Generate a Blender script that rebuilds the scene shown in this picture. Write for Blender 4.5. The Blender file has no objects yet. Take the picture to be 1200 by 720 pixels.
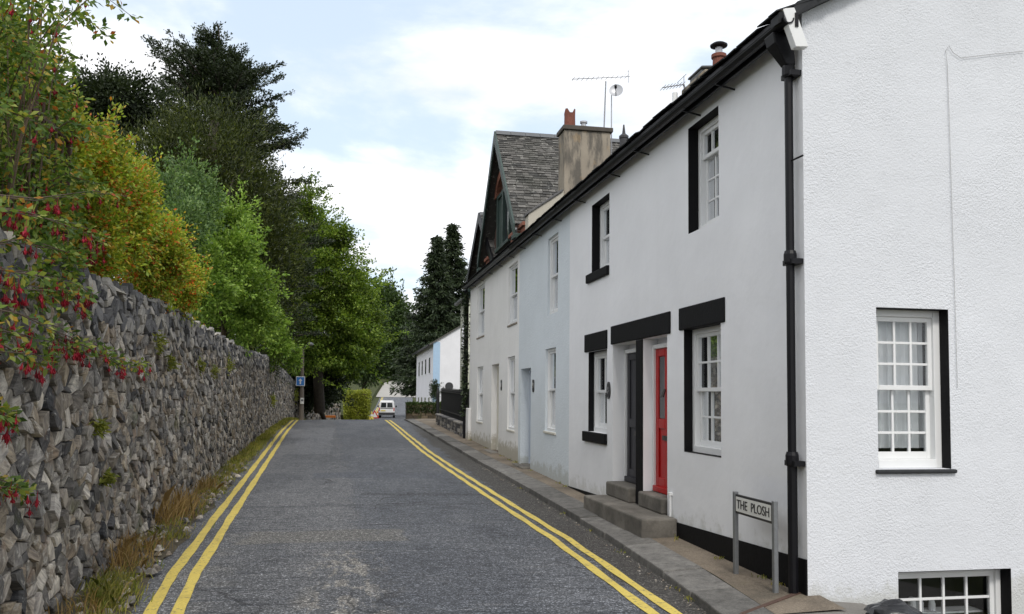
import bpy, bmesh, math, random
import numpy as np
from mathutils import Vector, Matrix

C = bpy.context.scene.collection
random.seed(7)
RNG = np.random.default_rng(7)
R = math.radians

# ---------------------------------------------------------------- camera frame (z = 0 is eye height)
F_, CX, CY = 1000.0, 600.0, 408.0
_Y = np.array([406 - CX, -(464 - CY), -F_]); _Y /= np.linalg.norm(_Y)
_X = np.array([5800 - CX, -(514 - CY), -F_]); _X -= _X.dot(_Y) * _Y; _X /= np.linalg.norm(_X)
_Z = np.cross(_X, _Y)
RM = np.array([_X, _Y, _Z])

def _ray(px, py): return RM @ np.array([px - CX, -(py - CY), -F_])
def at(px, py, Y):            # the place on the picture's ray that is Y metres down the street
    d = _ray(px, py); return d * (Y / d[1])
def at_x(px, py, X):
    d = _ray(px, py); return d * (X / d[0])

# ---------------------------------------------------------------- tagging
def tag(o, label=None, cat=None, group=None, kind=None):
    if label: o['label'] = label
    if cat: o['category'] = cat
    if group: o['group'] = group
    if kind: o['kind'] = kind
    return o
def empty(name, loc, label, cat, group=None):
    o = bpy.data.objects.new(name, None); C.objects.link(o)
    o.location = loc; o.empty_display_size = 0.2
    return tag(o, label, cat, group)

# ---------------------------------------------------------------- mesh builder
class MB:
    def __init__(s): s.v = []; s.f = []; s.m = []
    def add(s, vs, fs, mi=0):
        b = len(s.v); s.v += [tuple(map(float, v)) for v in vs]
        for f in fs: s.f.append(tuple(b + i for i in f)); s.m.append(mi)
        return s
    def box(s, a, b, mi=0):
        (x0, y0, z0), (x1, y1, z1) = a, b
        x0, x1 = min(x0, x1), max(x0, x1); y0, y1 = min(y0, y1), max(y0, y1); z0, z1 = min(z0, z1), max(z0, z1)
        return s.add([(x0,y0,z0),(x1,y0,z0),(x1,y1,z0),(x0,y1,z0),(x0,y0,z1),(x1,y0,z1),(x1,y1,z1),(x0,y1,z1)],
              [(0,3,2,1),(4,5,6,7),(0,1,5,4),(1,2,6,5),(2,3,7,6),(3,0,4,7)], mi)
    def quad(s, a, b, c, d, mi=0): return s.add([a, b, c, d], [(0,1,2,3)], mi)
    def tube(s, pts, rad, n=8, mi=0, cap=True):
        pts = [Vector(p) for p in pts]
        if not hasattr(rad, '__len__'): rad = [rad] * len(pts)
        vs = []; fs = []
        up = Vector((0, 0, 1))
        for i, p in enumerate(pts):
            t = (pts[min(i+1, len(pts)-1)] - pts[max(i-1, 0)]).normalized()
            a = t.cross(up)
            if a.length < .05: a = t.cross(Vector((1, 0, 0)))
            a.normalize(); b = t.cross(a)
            for k in range(n):
                an = 2*math.pi*k/n
                vs.append(p + rad[i]*(math.cos(an)*a + math.sin(an)*b))
        for i in range(len(pts)-1):
            for k in range(n):
                fs.append((i*n+k, i*n+(k+1)%n, (i+1)*n+(k+1)%n, (i+1)*n+k))
        if cap:
            fs.append(tuple(range(n-1, -1, -1))); fs.append(tuple((len(pts)-1)*n+k for k in range(n)))
        return s.add(vs, fs, mi)
    def prism(s, poly, fn0, fn1, mi=0):      # two copies of a 2D outline joined by sides
        n = len(poly)
        vs = [fn0(*p) for p in poly] + [fn1(*p) for p in poly]
        fs = [tuple(range(n-1, -1, -1)), tuple(range(n, 2*n))] + [(i, (i+1)%n, n+(i+1)%n, n+i) for i in range(n)]
        return s.add(vs, fs, mi)
    def lathe(s, c, prof, n=12, mi=0):       # prof: (radius, z)
        vs = []; fs = []
        for r, z in prof:
            for k in range(n):
                a = 2*math.pi*k/n; vs.append((c[0]+r*math.cos(a), c[1]+r*math.sin(a), c[2]+z))
        for i in range(len(prof)-1):
            for k in range(n): fs.append((i*n+k, i*n+(k+1)%n, (i+1)*n+(k+1)%n, (i+1)*n+k))
        fs.append(tuple(range(n-1, -1, -1))); fs.append(tuple((len(prof)-1)*n+k for k in range(n)))
        return s.add(vs, fs, mi)
    def build(s, name, mat, parent=None, bevel=0, smooth=False, recalc=True):
        me = bpy.data.meshes.new(name)
        off = Vector((0, 0, 0))
        if parent is not None:
            off = world_loc(parent)
        me.from_pydata([(x-off.x, y-off.y, z-off.z) for x, y, z in s.v], [], s.f)
        mats = mat if isinstance(mat, (list, tuple)) else [mat]
        for m in mats: me.materials.append(m)
        if len(mats) > 1: me.polygons.foreach_set('material_index', s.m)
        if recalc:
            bm = bmesh.new(); bm.from_mesh(me); bmesh.ops.recalc_face_normals(bm, faces=bm.faces); bm.to_mesh(me); bm.free()
        if smooth: me.polygons.foreach_set('use_smooth', [True]*len(me.polygons))
        o = bpy.data.objects.new(name, me); C.objects.link(o)
        if parent is not None: o.parent = parent
        if bevel:
            md = o.modifiers.new('bevel', 'BEVEL'); md.width = bevel; md.segments = 2; md.limit_method = 'ANGLE'; md.angle_limit = R(40)
        return o
def world_loc(o):
    v = Vector(o.location)
    while o.parent: o = o.parent; v += o.location
    return v

def np_mesh(name, V, faces_n, mat, parent=None, mi=None):
    """V: (n*faces_n, 3): n separate polygons of faces_n corners."""
    n = len(V)//faces_n
    me = bpy.data.meshes.new(name)
    if parent is not None: V = V - np.array(world_loc(parent))
    me.vertices.add(len(V)); me.vertices.foreach_set('co', V.astype(np.float32).ravel())
    me.loops.add(len(V)); me.loops.foreach_set('vertex_index', np.arange(len(V), dtype=np.int32))
    me.polygons.add(n); me.polygons.foreach_set('loop_start', np.arange(0, len(V), faces_n, dtype=np.int32))
    me.polygons.foreach_set('loop_total', np.full(n, faces_n, dtype=np.int32))
    for m in (mat if isinstance(mat, (list, tuple)) else [mat]): me.materials.append(m)
    if mi is not None: me.polygons.foreach_set('material_index', mi.astype(np.int32))
    me.update(calc_edges=True); me.validate()
    o = bpy.data.objects.new(name, me); C.objects.link(o)
    if parent is not None: o.parent = parent
    return o

def norm(a): return a/np.maximum(1e-9, np.linalg.norm(a, axis=1, keepdims=True))
def leaves(name, P, D, size, mat, parent, width=.5, curl=.25, nbias=None, var=.4, mi=None):
    """P: leaf bases, D: leaf axes; each leaf a folded diamond (two quads' worth in one 4-gon pair)."""
    n = len(P); D = norm(D); rnd = norm(RNG.normal(size=(n, 3)))
    if nbias is not None: rnd = norm(rnd + np.array(nbias))
    S = norm(np.cross(D, rnd)); N = np.cross(S, D)
    L = (size*(1-var/2+var*RNG.random(n)))[:, None]
    a = P; b = P+D*L*.5+S*L*width*.5+N*L*curl*.25; c = P+D*L; d = P+D*L*.5-S*L*width*.5+N*L*curl*.25
    V = np.stack([a, b, c, d], 1).reshape(-1, 3)
    return np_mesh(name, V, 4, mat, parent, mi)

# ---------------------------------------------------------------- materials
class NT:
    def __init__(s, name):
        s.mat = bpy.data.materials.new(name); s.mat.use_nodes = True
        s.t = s.mat.node_tree; s.t.nodes.clear()
        s.out = s.t.nodes.new('ShaderNodeOutputMaterial')
    def n(s, typ, ins=None, **props):
        nd = s.t.nodes.new('ShaderNode' + typ)
        for k, v in props.items(): setattr(nd, k, v)
        for k, v in (ins or {}).items():
            sk = nd.inputs[k]
            if isinstance(v, bpy.types.NodeSocket): s.t.links.new(v, sk)
            else: sk.default_value = v
        return nd
    def pos(s): return s.n('NewGeometry').outputs['Position']
    def mapped(s, vec, scale=(1,1,1), loc=(0,0,0), rot=(0,0,0)):
        return s.n('Mapping', {'Vector': vec, 'Scale': scale, 'Location': loc, 'Rotation': rot}).outputs[0]
    def noise(s, vec, scale, detail=4, rough=.55, dist=0):
        return s.n('TexNoise', {'Vector': vec, 'Scale': scale, 'Detail': detail, 'Roughness': rough, 'Distortion': dist}).outputs['Fac']
    def ramp(s, fac, stops):
        nd = s.n('ValToRGB', {'Fac': fac}); e = nd.color_ramp.elements
        while len(e) < len(stops): e.new(.5)
        for el, (p, c) in zip(e, stops):
            el.position = p
            el.color = (c, c, c, 1) if not hasattr(c, '__len__') else (*c, 1)
        return nd.outputs['Color']
    def math(s, op, a, b=0.0, c=0.0, clamp=False):
        return s.n('Math', {0: a, 1: b, 2: c}, operation=op, use_clamp=clamp).outputs[0]
    def smooth(s, v, a, b):
        return s.n('MapRange', {'Value': v, 'From Min': a, 'From Max': b}, interpolation_type='SMOOTHSTEP').outputs[0]
    def mix(s, fac, a, b, blend='MIX'):
        nd = s.n('Mix', data_type='RGBA', blend_type=blend)
        for k, v in ((0, fac), (6, a), (7, b)):
            if isinstance(v, bpy.types.NodeSocket): s.t.links.new(v, nd.inputs[k])
            elif k == 0: nd.inputs[k].default_value = v
            else: nd.inputs[k].default_value = (*v, 1) if hasattr(v, '__len__') else (v, v, v, 1)
        return nd.outputs[2]
    def sep(s, v): return s.n('SeparateXYZ', {0: v}).outputs
    def bump(s, h, strength, dist, normal=None):
        i = {'Height': h, 'Strength': strength, 'Distance': dist}
        if normal is not None: i['Normal'] = normal
        return s.n('Bump', i).outputs[0]
    def rnd(s): return s.n('NewGeometry').outputs['Random Per Island']
    def pbr(s, col, rough=.8, normal=None, metal=0, spec=.5, **kw):
        i = {'Roughness': rough, 'Metallic': metal, 'Specular IOR Level': spec}
        i['Base Color'] = col if isinstance(col, bpy.types.NodeSocket) else (*col, 1)
        if normal is not None: i['Normal'] = normal
        i.update(kw)
        b = s.n('BsdfPrincipled', i)
        s.t.links.new(b.outputs[0], s.out.inputs[0]); return s.mat

def simple(name, col, rough=.7, metal=0, var=.12, scale=6, bump=.15, bscale=60, spec=.5):
    t = NT(name); p = t.pos()
    n1 = t.noise(p, scale, 5); 
    c = t.mix(n1, tuple(x*(1-var) for x in col), tuple(min(1, x*(1+var)) for x in col))
    return t.pbr(c, rough, t.bump(t.noise(p, bscale, 3), bump, .004) if bump else None, metal, spec)

def render_wall(name, col, rough_amt, dirt=(.36,.36,.30), dirt_amt=.5, base_z=-1.6, streak=.12, scale=26, bdist=.012):
    """painted render / roughcast: lumps, faint patches, damp stains near the pavement."""
    t = NT(name); p = t.pos()
    z = t.sep(p)[2]
    big = t.noise(p, .8, 5, .6)
    c = t.mix(t.smooth(big, .3, .75), tuple(x*.93 for x in col), col)
    st = t.noise(t.mapped(p, (3.2, 3.2, .35)), 1.6, 5, .6)
    c = t.mix(t.math('MULTIPLY', t.smooth(st, .52, .8), streak*4), c, tuple(x*.72 for x in col))
    edge = t.math('ADD', z, t.math('MULTIPLY', t.math('SUBTRACT', t.noise(p, 4.5, 7, .75), .35), -1.1))
    low = t.smooth(edge, base_z+.06, base_z-.16)
    c = t.mix(t.math('MULTIPLY', low, dirt_amt), c, dirt)
    pits = t.smooth(t.noise(p, 9, 3), .70, .76)
    c = t.mix(t.math('MULTIPLY', pits, .25*rough_amt), c, tuple(x*.55 for x in col))
    h1 = t.noise(p, scale, 4, .65)
    h2 = t.n('TexVoronoi', {'Vector': p, 'Scale': scale*1.3, 'Randomness': 1}).outputs['Distance']
    h = t.math('ADD', t.math('MULTIPLY', h1, 1.0), t.math('MULTIPLY', h2, -.5))
    nrm = t.bump(t.noise(p, 2.2, 2), .25, .05)
    vary = t.math('MULTIPLY_ADD', t.smooth(t.noise(p, 1.1, 4, .6), .35, .68), .45*min(1, rough_amt), .55*min(1, rough_amt))
    nrm = t.bump(h, vary, bdist, nrm)
    return t.pbr(c, .82, nrm, spec=.25)

M = {}
M['roughcast'] = render_wall('white_roughcast', (.68,.70,.735), .9, dirt_amt=.45, base_z=-1.70, streak=.03, scale=46, bdist=.009)
M['white_paint_wall'] = render_wall('white_smooth_render', (.80,.81,.83), .22, dirt_amt=.35, base_z=-1.5, streak=.025, scale=14, bdist=.008)
M['blue_wall'] = render_wall('pale_blue_render', (.66,.715,.755), .6, dirt=(.30,.30,.24), dirt_amt=.45, base_z=-1.42, streak=.03, scale=22)
M['cream_wall'] = render_wall('cream_white_render', (.82,.815,.80), .4, dirt=(.33,.30,.22), dirt_amt=.75, base_z=-1.24, streak=.05, scale=18)
M['green_wall'] = render_wall('pale_green_render', (.58,.60,.50), .3, dirt_amt=.6, base_z=-1.0, streak=.15)
M['far_white_wall'] = render_wall('far_white_render', (.76,.76,.79), .3, dirt_amt=.5, base_z=-1.7, streak=.06)
def stack_mat():
    t = NT('weathered_stack_render'); p = t.pos()
    c = t.mix(t.noise(p, 2.0, 6, .65), (.20,.175,.14), (.38,.335,.27))
    st = t.smooth(t.noise(t.mapped(p, (2.4, 2.4, .5)), 1.5, 6, .65), .47, .60)
    c = t.mix(t.math('MULTIPLY', st, .8), c, (.085,.080,.072))
    c = t.mix(t.math('MULTIPLY', t.smooth(t.noise(p, 3.1, 5, .7), .56, .66), .4), c, (.34,.24,.13))
    return t.pbr(c, .9, t.bump(t.noise(p, 22, 5, .7), .6, .012), spec=.2)
M['stack'] = stack_mat()
M['parapet'] = render_wall('cream_parapet_render', (.50,.47,.40), .4, dirt_amt=0, base_z=-5, streak=.2)
M['black_paint'] = simple('black_gloss_paint', (.007,.007,.009), .42, var=.4, bump=.12, bscale=25, spec=.22)
M['black_masonry'] = simple('black_masonry_paint', (.006,.006,.007), .65, var=.5, scale=9, bump=.5, bscale=35, spec=.15)
M['white_wood'] = simple('white_window_paint', (.74,.75,.75), .4, var=.05, bump=.05)
M['cream_wood'] = simple('cream_window_paint', (.62,.60,.53), .5, var=.08, bump=.05)
M['blue_wood'] = simple('pale_blue_door_paint', (.50,.55,.62), .5, var=.06, bump=.05)
M['red_paint'] = simple('red_door_paint', (.41,.010,.010), .4, var=.12, bump=.08, spec=.3)
M['grey_door'] = simple('charcoal_door_paint', (.032,.032,.038), .5, var=.15, bump=.08, spec=.3)
M['green_paint'] = simple('dark_green_barge_paint', (.022,.045,.038), .5, var=.3, bump=.1)
M['brass'] = simple('dark_metal', (.06,.055,.05), .35, metal=.8)
M['steel'] = simple('galvanised_post', (.22,.23,.24), .45, metal=.5, var=.2, scale=20)
M['wire'] = simple('aerial_metal', (.42,.43,.45), .4, metal=.6)
M['terracotta'] = simple('terracotta', (.17,.056,.036), .8, var=.35, scale=10, bump=.3)
M['redstone'] = simple('red_brick_trim', (.22,.085,.055), .85, var=.45, scale=9, bump=.4)
M['sill_slate'] = simple('sill_slate', (.035,.037,.040), .7, var=.4, bump=.3, spec=.2)
M['lead'] = simple('lead_flashing', (.10,.105,.11), .6, var=.2)
M['iron'] = simple('black_railing_paint', (.010,.011,.012), .5, var=.3)
M['rust'] = simple('rusty_iron', (.075,.042,.030), .85, var=.5, scale=20, bump=.5)
M['plate_white'] = simple('sign_enamel_white', (.66,.66,.63), .35, var=.08)
M['plate_black'] = simple('sign_enamel_black', (.02,.02,.022), .4, var=.1)
M['sign_blue'] = simple('sign_blue_enamel', (.03,.17,.50), .4, var=.08)
M['rubber'] = simple('tyre_rubber', (.02,.02,.02), .85, var=.2)
M['van_white'] = simple('white_car_paint', (.72,.73,.74), .25, var=.05, bump=0)
M['plastic_dark'] = simple('dark_plastic', (.03,.03,.033), .55, var=.2)
M['lamp_red'] = simple('red_lens', (.45,.02,.02), .2, bump=0)
M['orange'] = simple('orange_plastic', (.70,.20,.03), .5, var=.1)
M['yellow_plastic'] = simple('yellow_plastic', (.62,.50,.08), .5, var=.1)
M['curtain'] = simple('net_curtain', (.88,.89,.90), .9, var=.06, scale=3, bump=.3, bscale=18)
M['blind'] = simple('grey_blind', (.45,.46,.46), .9, var=.2, scale=4)
M['room'] = simple('dark_room', (.035,.035,.035), .95, var=.3, scale=3)
M['bark'] = simple('bark', (.055,.045,.034), .95, var=.5, scale=8, bump=.8, bscale=18)
M['stem'] = simple('shrub_stem', (.10,.07,.045), .9, var=.4, scale=12)
M['bag'] = simple('black_bin_bag', (.014,.015,.018), .3, var=.4, bump=.5, bscale=14)
M['timber'] = simple('weathered_pole', (.13,.11,.09), .85, var=.3, scale=14, bump=.4)
M['stone_step'] = None

def glass():
    t = NT('window_glass'); 
    fr = t.n('Fresnel', {'IOR': 1.5, 'Normal': t.bump(t.noise(t.pos(), 1.7, 2), .06, .05)}).outputs[0]
    fac = t.math('MULTIPLY_ADD', fr, .75, .03, clamp=True)
    gl = t.n('BsdfGlossy', {'Color': (.95,.97,1,1), 'Roughness': .015}).outputs[0]
    tr = t.n('BsdfTransparent', {'Color': (.93,.95,.95,1)}).outputs[0]
    m = t.n('MixShader', {0: fac, 1: tr, 2: gl}).outputs[0]
    t.t.links.new(m, t.out.inputs[0]); return t.mat
M['glass'] = glass()
def dark_glass():
    t = NT('car_glass'); return t.pbr((.02,.024,.028), .06, spec=.8)
M['car_glass'] = dark_glass()

def stone_mat():
    t = NT('rubble_stone'); p = t.pos(); r = t.rnd()
    base = t.ramp(r, [(0, (.055,.057,.062)), (.15, (.37,.34,.29)), (.27, (.09,.09,.095)), (.42, (.48,.40,.29)), (.55, (.16,.155,.15)), (.72, (.72,.66,.56)), (.84, (.26,.205,.145)), (.93, (.58,.54,.48)), (1, (.065,.065,.07))])
    wn = t.n('TexWhiteNoise', {'W': r}, noise_dimensions='1D').outputs['Color']
    off = t.n('VectorMath', {0: p, 1: wn}, operation='MULTIPLY_ADD'); off.inputs[2].default_value = (0,0,0)
    # bedding direction differs from stone to stone
    rot = t.n('VectorRotate', {'Vector': p, 'Angle': t.math('MULTIPLY', r, 41.0)}, rotation_type='X_AXIS').outputs[0]
    band = t.noise(t.mapped(rot, (6, 6, 34)), 1.0, 5, .65)
    c = t.mix(t.smooth(band, .35, .68), t.mix(1, base, (.45,.45,.47), 'MULTIPLY'), base)
    blot = t.noise(p, 11, 5, .7)
    c = t.mix(t.math('MULTIPLY', t.smooth(blot, .54, .68), .6), c, (.52,.50,.45))
    rust = t.smooth(t.noise(p, 4.3, 4, .6), .58, .70)
    c = t.mix(t.math('MULTIPLY', rust, .5), c, (.22,.14,.085))
    moss = t.math('MULTIPLY', t.smooth(t.noise(p, 1.4, 5, .7), .58, .72), .55)
    c = t.mix(moss, c, (.10,.115,.04))
    h = t.math('ADD', t.math('MULTIPLY', band, .7), t.math('MULTIPLY', t.noise(p, 45, 4, .7), .5))
    return t.pbr(c, .88, t.bump(h, .9, .018), spec=.3)
M['stone'] = stone_mat()
def slate_stone():
    t = NT('dark_slate_stone'); p = t.pos(); r = t.rnd()
    base = t.ramp(r, [(0, (.06,.06,.063)), (.4, (.15,.148,.15)), (.75, (.29,.275,.25)), (1, (.42,.39,.34))])
    c = t.mix(t.math('MULTIPLY', t.smooth(t.noise(p, 9, 5, .7), .55, .7), .5), base, (.26,.26,.23))
    return t.pbr(c, .85, t.bump(t.noise(t.mapped(p, (10,10,40)), 2, 5, .7), .8, .014), spec=.3)
M['slate_stone'] = slate_stone()
M['mortar'] = simple('dark_wall_core', (.022,.021,.019), .95, var=.4, scale=8, bump=.8, bscale=30)

def roof_slate():
    t = NT('roof_slate'); p = t.pos(); r = t.rnd()
    base = t.ramp(r, [(0, (.035,.035,.034)), (.35, (.070,.068,.063)), (.7, (.105,.10,.093)), (1, (.16,.155,.145))])
    lich = t.smooth(t.noise(p, 8, 6, .75), .57, .64)
    c = t.mix(t.math('MULTIPLY', lich, .6), base, (.42,.42,.38))
    c = t.mix(t.math('MULTIPLY', t.smooth(t.noise(p, .9, 4), .5, .75), .6), c, (.055,.055,.045))
    return t.pbr(c, .75, t.bump(t.noise(p, 25, 4), .5, .01), spec=.3)
M['roof_slate'] = roof_slate()

def brickwork():
    t = NT('dark_red_brick'); p = t.pos(); xyz = t.sep(p)
    v = t.n('CombineXYZ', {0: t.math('ADD', xyz[0], xyz[1]), 1: xyz[2]}).outputs[0]
    b = t.n('TexBrick', {'Vector': v, 'Color1': (.13,.055,.04,1), 'Color2': (.09,.045,.035,1), 'Mortar': (.12,.11,.095,1), 'Scale': 4.4, 'Mortar Size': .018, 'Brick Width': 1.0, 'Row Height': .34})
    c = t.mix(t.noise(p, 3, 5), b.outputs[0], (.05,.04,.035))
    return t.pbr(c, .9, t.bump(b.outputs[1], .4, .008), spec=.2)
M['brick'] = brickwork()

def step_mat():
    t = NT('worn_step_stone'); p = t.pos()
    n1 = t.noise(p, 2.5, 6, .65)
    c = t.ramp(n1, [(.25, (.06,.057,.05)), (.48, (.13,.12,.105)), (.72, (.26,.24,.21))])
    c = t.mix(t.math('MULTIPLY', t.smooth(t.noise(p, 5, 5, .7), .52, .7), .6), c, (.06,.062,.05))
    return t.pbr(c, .85, t.bump(t.noise(p, 40, 5, .7), .6, .01), spec=.3)
M['stone_step'] = step_mat()

def box_mask(t, x, y, x0, x1, y0, y1, soft=.06):
    a = t.math('MULTIPLY', t.smooth(x, x0-soft, x0+soft), t.smooth(x, x1+soft, x1-soft))
    b = t.math('MULTIPLY', t.smooth(y, y0-soft, y0+soft), t.smooth(y, y1+soft, y1-soft))
    return t.math('MULTIPLY', a, b)

def asphalt():
    t = NT('weathered_asphalt'); p = t.pos()
    warp = t.n('TexNoise', {'Vector': p, 'Scale': 1.2, 'Detail': 3}).outputs['Color']
    pw = t.n('VectorMath', {0: warp, 1: (.5,.5,.5), 2: p}, operation='MULTIPLY_ADD').outputs[0]
    x, y, z = t.sep(pw)
    big = t.noise(t.mapped(p, (1, .3, 1)), .9, 6, .62)
    old = t.mix(t.smooth(big, .3, .72), (.090,.094,.102), (.150,.152,.158))
    new = t.mix(t.smooth(big, .3, .72), (.082,.088,.100), (.128,.134,.146))
    lane = t.smooth(t.math('ADD', t.math('ADD', x, t.math('MULTIPLY', y, .026)), t.math('MULTIPLY', t.noise(p, 3.5, 5, .7), .7)), 1.06, 1.16)
    c = t.mix(lane, old, new)
    # torn surface dressing: streaks across the road
    tear = t.noise(t.mapped(p, (1.3, 9, 1)), 1.4, 5, .7)
    c = t.mix(t.math('MULTIPLY', t.smooth(tear, .53, .64), .75), c, (.042,.046,.055))
    c = t.mix(t.math('MULTIPLY', t.smooth(tear, .44, .32), .6), c, (.175,.175,.18))
    sl = t.math('ADD', t.math('ADD', x, t.math('MULTIPLY', y, .026)), t.math('MULTIPLY', t.noise(p, 3.5, 5, .7), .7))
    c = t.mix(t.math('MULTIPLY', box_mask(t, sl, y, 1.10, 1.12, 3, 40, .022), .6), c, (.05,.052,.058))
    # pale worn patches along the seam between the two halves
    seam = t.math('MULTIPLY', t.smooth(t.noise(t.mapped(p, (2.2, .8, 1)), 1.9, 7, .74), .495, .54), box_mask(t, x, y, -.0, .62, 1, 9.6, .16))
    c = t.mix(t.math('MULTIPLY', seam, .8), c, (.235,.222,.20))
    edge = t.math('MULTIPLY', t.smooth(t.noise(p, 2.1, 5, .7), .48, .62), box_mask(t, x, y, -1.3, -.75, 5, 11, .15))
    c = t.mix(t.math('MULTIPLY', edge, .5), c, (.17,.165,.155))
    # old trench repairs across the carriageway
    for (x0, x1, y0, y1, col, k) in ((-1.15,.75,9.95,10.75,(.150,.144,.132),.7), (-.6,2.2,16.6,17.6,(.085,.092,.108),.7), (.3,2.5,14.0,14.3,(.055,.058,.064),.75),
                                     (-1.4,-.4,22,34,(.15,.155,.165),.6), (-2,2.2,12.75,12.95,(.065,.068,.075),.5), (.1,2.2,24,29,(.085,.09,.10),.6), (.2,1.6,7.0,9.2,(.085,.09,.102),.5)):
        mk = t.math('MULTIPLY', box_mask(t, x, y, x0+.25, x1+.25, y0+.25, y1+.25, .03), t.smooth(t.noise(p, 6, 5, .75), .36, .41))
        c = t.mix(t.math('MULTIPLY', mk, k), c, col)
    # cracks
    vd = t.n('TexVoronoi', {'Vector': t.mapped(pw, (1.0, .55, 1)), 'Scale': .8}, feature='DISTANCE_TO_EDGE').outputs['Distance']
    crack = t.math('MULTIPLY', t.smooth(vd, .012, .003), t.smooth(t.noise(p, .5, 3), .48, .6))
    c = t.mix(t.math('MULTIPLY', crack, .7), c, (.03,.03,.033))
    # dirt and grit gathered against the kerb and the wall side
    kd = t.math('ADD', x, t.math('MULTIPLY', t.noise(p, 6, 5, .75), .35))
    c = t.mix(t.math('MULTIPLY', t.math('MULTIPLY', t.smooth(kd, 2.90, 3.05), t.smooth(y, 42, 30)), .75), c, (.055,.048,.038))
    wd = t.math('ADD', t.math('ADD', x, t.math('MULTIPLY', y, .020)), t.math('MULTIPLY', t.noise(p, 5, 5, .75), .5))
    c = t.mix(t.math('MULTIPLY', t.math('MULTIPLY', t.smooth(wd, -1.22, -1.42), t.smooth(y, 42, 30)), .6), c, (.060,.052,.040))
    # chippings
    v = t.n('TexVoronoi', {'Vector': p, 'Scale': 85})
    ch = t.sep(v.outputs['Color'])[0]
    c = t.mix(.75, c, t.ramp(ch, [(0, .25), (.5, .75), (.8, 1.25), (.9, 2.4), (1, 3.6)]), 'MULTIPLY')
    sp = t.noise(p, 22, 5, .75)
    c = t.mix(.8, c, t.ramp(sp, [(.28, .36), (.5, 1.0), (.72, 1.85)]), 'MULTIPLY')
    # dirt along the edges of the wall side
    h = t.math('ADD', v.outputs['Distance'], t.math('MULTIPLY', sp, .8))
    nrm = t.bump(h, .8, .012)
    return t.pbr(c, .78, nrm, spec=.35)
M['asphalt'] = asphalt()
def pavement_mat():
    t = NT('pavement_grit'); p = t.pos(); x, y, z = t.sep(p)
    n1 = t.noise(p, 1.3, 6, .65)
    c = t.ramp(n1, [(.28, (.085,.075,.060)), (.5, (.175,.145,.112)), (.72, (.27,.225,.175))])
    c = t.mix(t.math('MULTIPLY', t.smooth(t.noise(p, 2.6, 5, .7), .55, .68), .5), c, (.115,.105,.07))
    c = t.mix(.7, c, t.ramp(t.noise(p, 55, 4, .8), [(.3, .5), (.5, 1), (.7, 1.6)]), 'MULTIPLY')
    return t.pbr(c, .9, t.bump(t.noise(p, 60, 4, .7), .7, .012), spec=.25)
M['pavement'] = pavement_mat()
def slab_mat():
    t = NT('kerb_slabs'); p = t.pos(); r = t.rnd()
    c = t.mix(t.smooth(t.noise(p, 7, 7, .78), .30, .70), (.095,.092,.087), (.190,.183,.170))
    c = t.mix(t.math('MULTIPLY', t.smooth(t.noise(p, 9, 6, .75), .58, .66), .5), c, (.06,.056,.045))
    c = t.mix(1, c, t.ramp(r, [(0, .62), (.5, 1.0), (1, 1.25)]), 'MULTIPLY')
    c = t.mix(.6, c, t.ramp(t.noise(p, 70, 4, .8), [(.3, .55), (.5, 1), (.7, 1.5)]), 'MULTIPLY')
    return t.pbr(c, .85, t.bump(t.noise(p, 50, 5, .7), .5, .008), spec=.3)
M['slab'] = slab_mat()
def concrete():
    t = NT('forecourt_concrete'); p = t.pos()
    c = t.mix(t.noise(p, 2, 6, .65), (.13,.125,.115), (.25,.235,.215))
    c = t.mix(.6, c, t.ramp(t.noise(p, 60, 4, .8), [(.3, .6), (.5, 1), (.7, 1.4)]), 'MULTIPLY')
    return t.pbr(c, .9, t.bump(t.noise(p, 60, 4, .7), .5, .008), spec=.25)
M['concrete'] = concrete()
def yellow_line():
    t = NT('worn_yellow_paint'); p = t.pos()
    w = t.noise(p, 18, 6, .75)
    c = t.mix(t.noise(p, 3, 4), (.56,.43,.085), (.66,.53,.14))
    c = t.mix(.5, c, t.ramp(t.noise(p, 60, 3, .8), [(.3, .6), (.5, 1), (.7, 1.25)]), 'MULTIPLY')
    c = t.mix(t.math('MULTIPLY', t.smooth(w, .56, .63), .85), c, (.12,.115,.10))
    c = t.mix(t.math('MULTIPLY', t.smooth(t.noise(p, 2.3, 5, .7), .5, .7), .45), c, (.36,.28,.09))
    return t.pbr(c, .7, t.bump(t.noise(p, 60, 4), .6, .006), spec=.3)
M['yellow'] = yellow_line()
def earth(name, a, b, cc):
    t = NT(name); p = t.pos()
    c = t.ramp(t.noise(p, 1.8, 7, .7), [(.28, a), (.5, b), (.72, cc)])
    c = t.mix(.5, c, t.ramp(t.noise(p, 40, 4, .8), [(.3, .5), (.5, 1), (.7, 1.5)]), 'MULTIPLY')
    return t.pbr(c, .95, t.bump(t.noise(p, 25, 5, .75), .9, .03), spec=.15)
M['verge'] = earth('verge_soil', (.055,.047,.034), (.115,.100,.072), (.17,.155,.12))
M['terrain'] = earth('rough_grass_ground', (.03,.035,.014), (.05,.06,.022), (.075,.08,.03))

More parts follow.
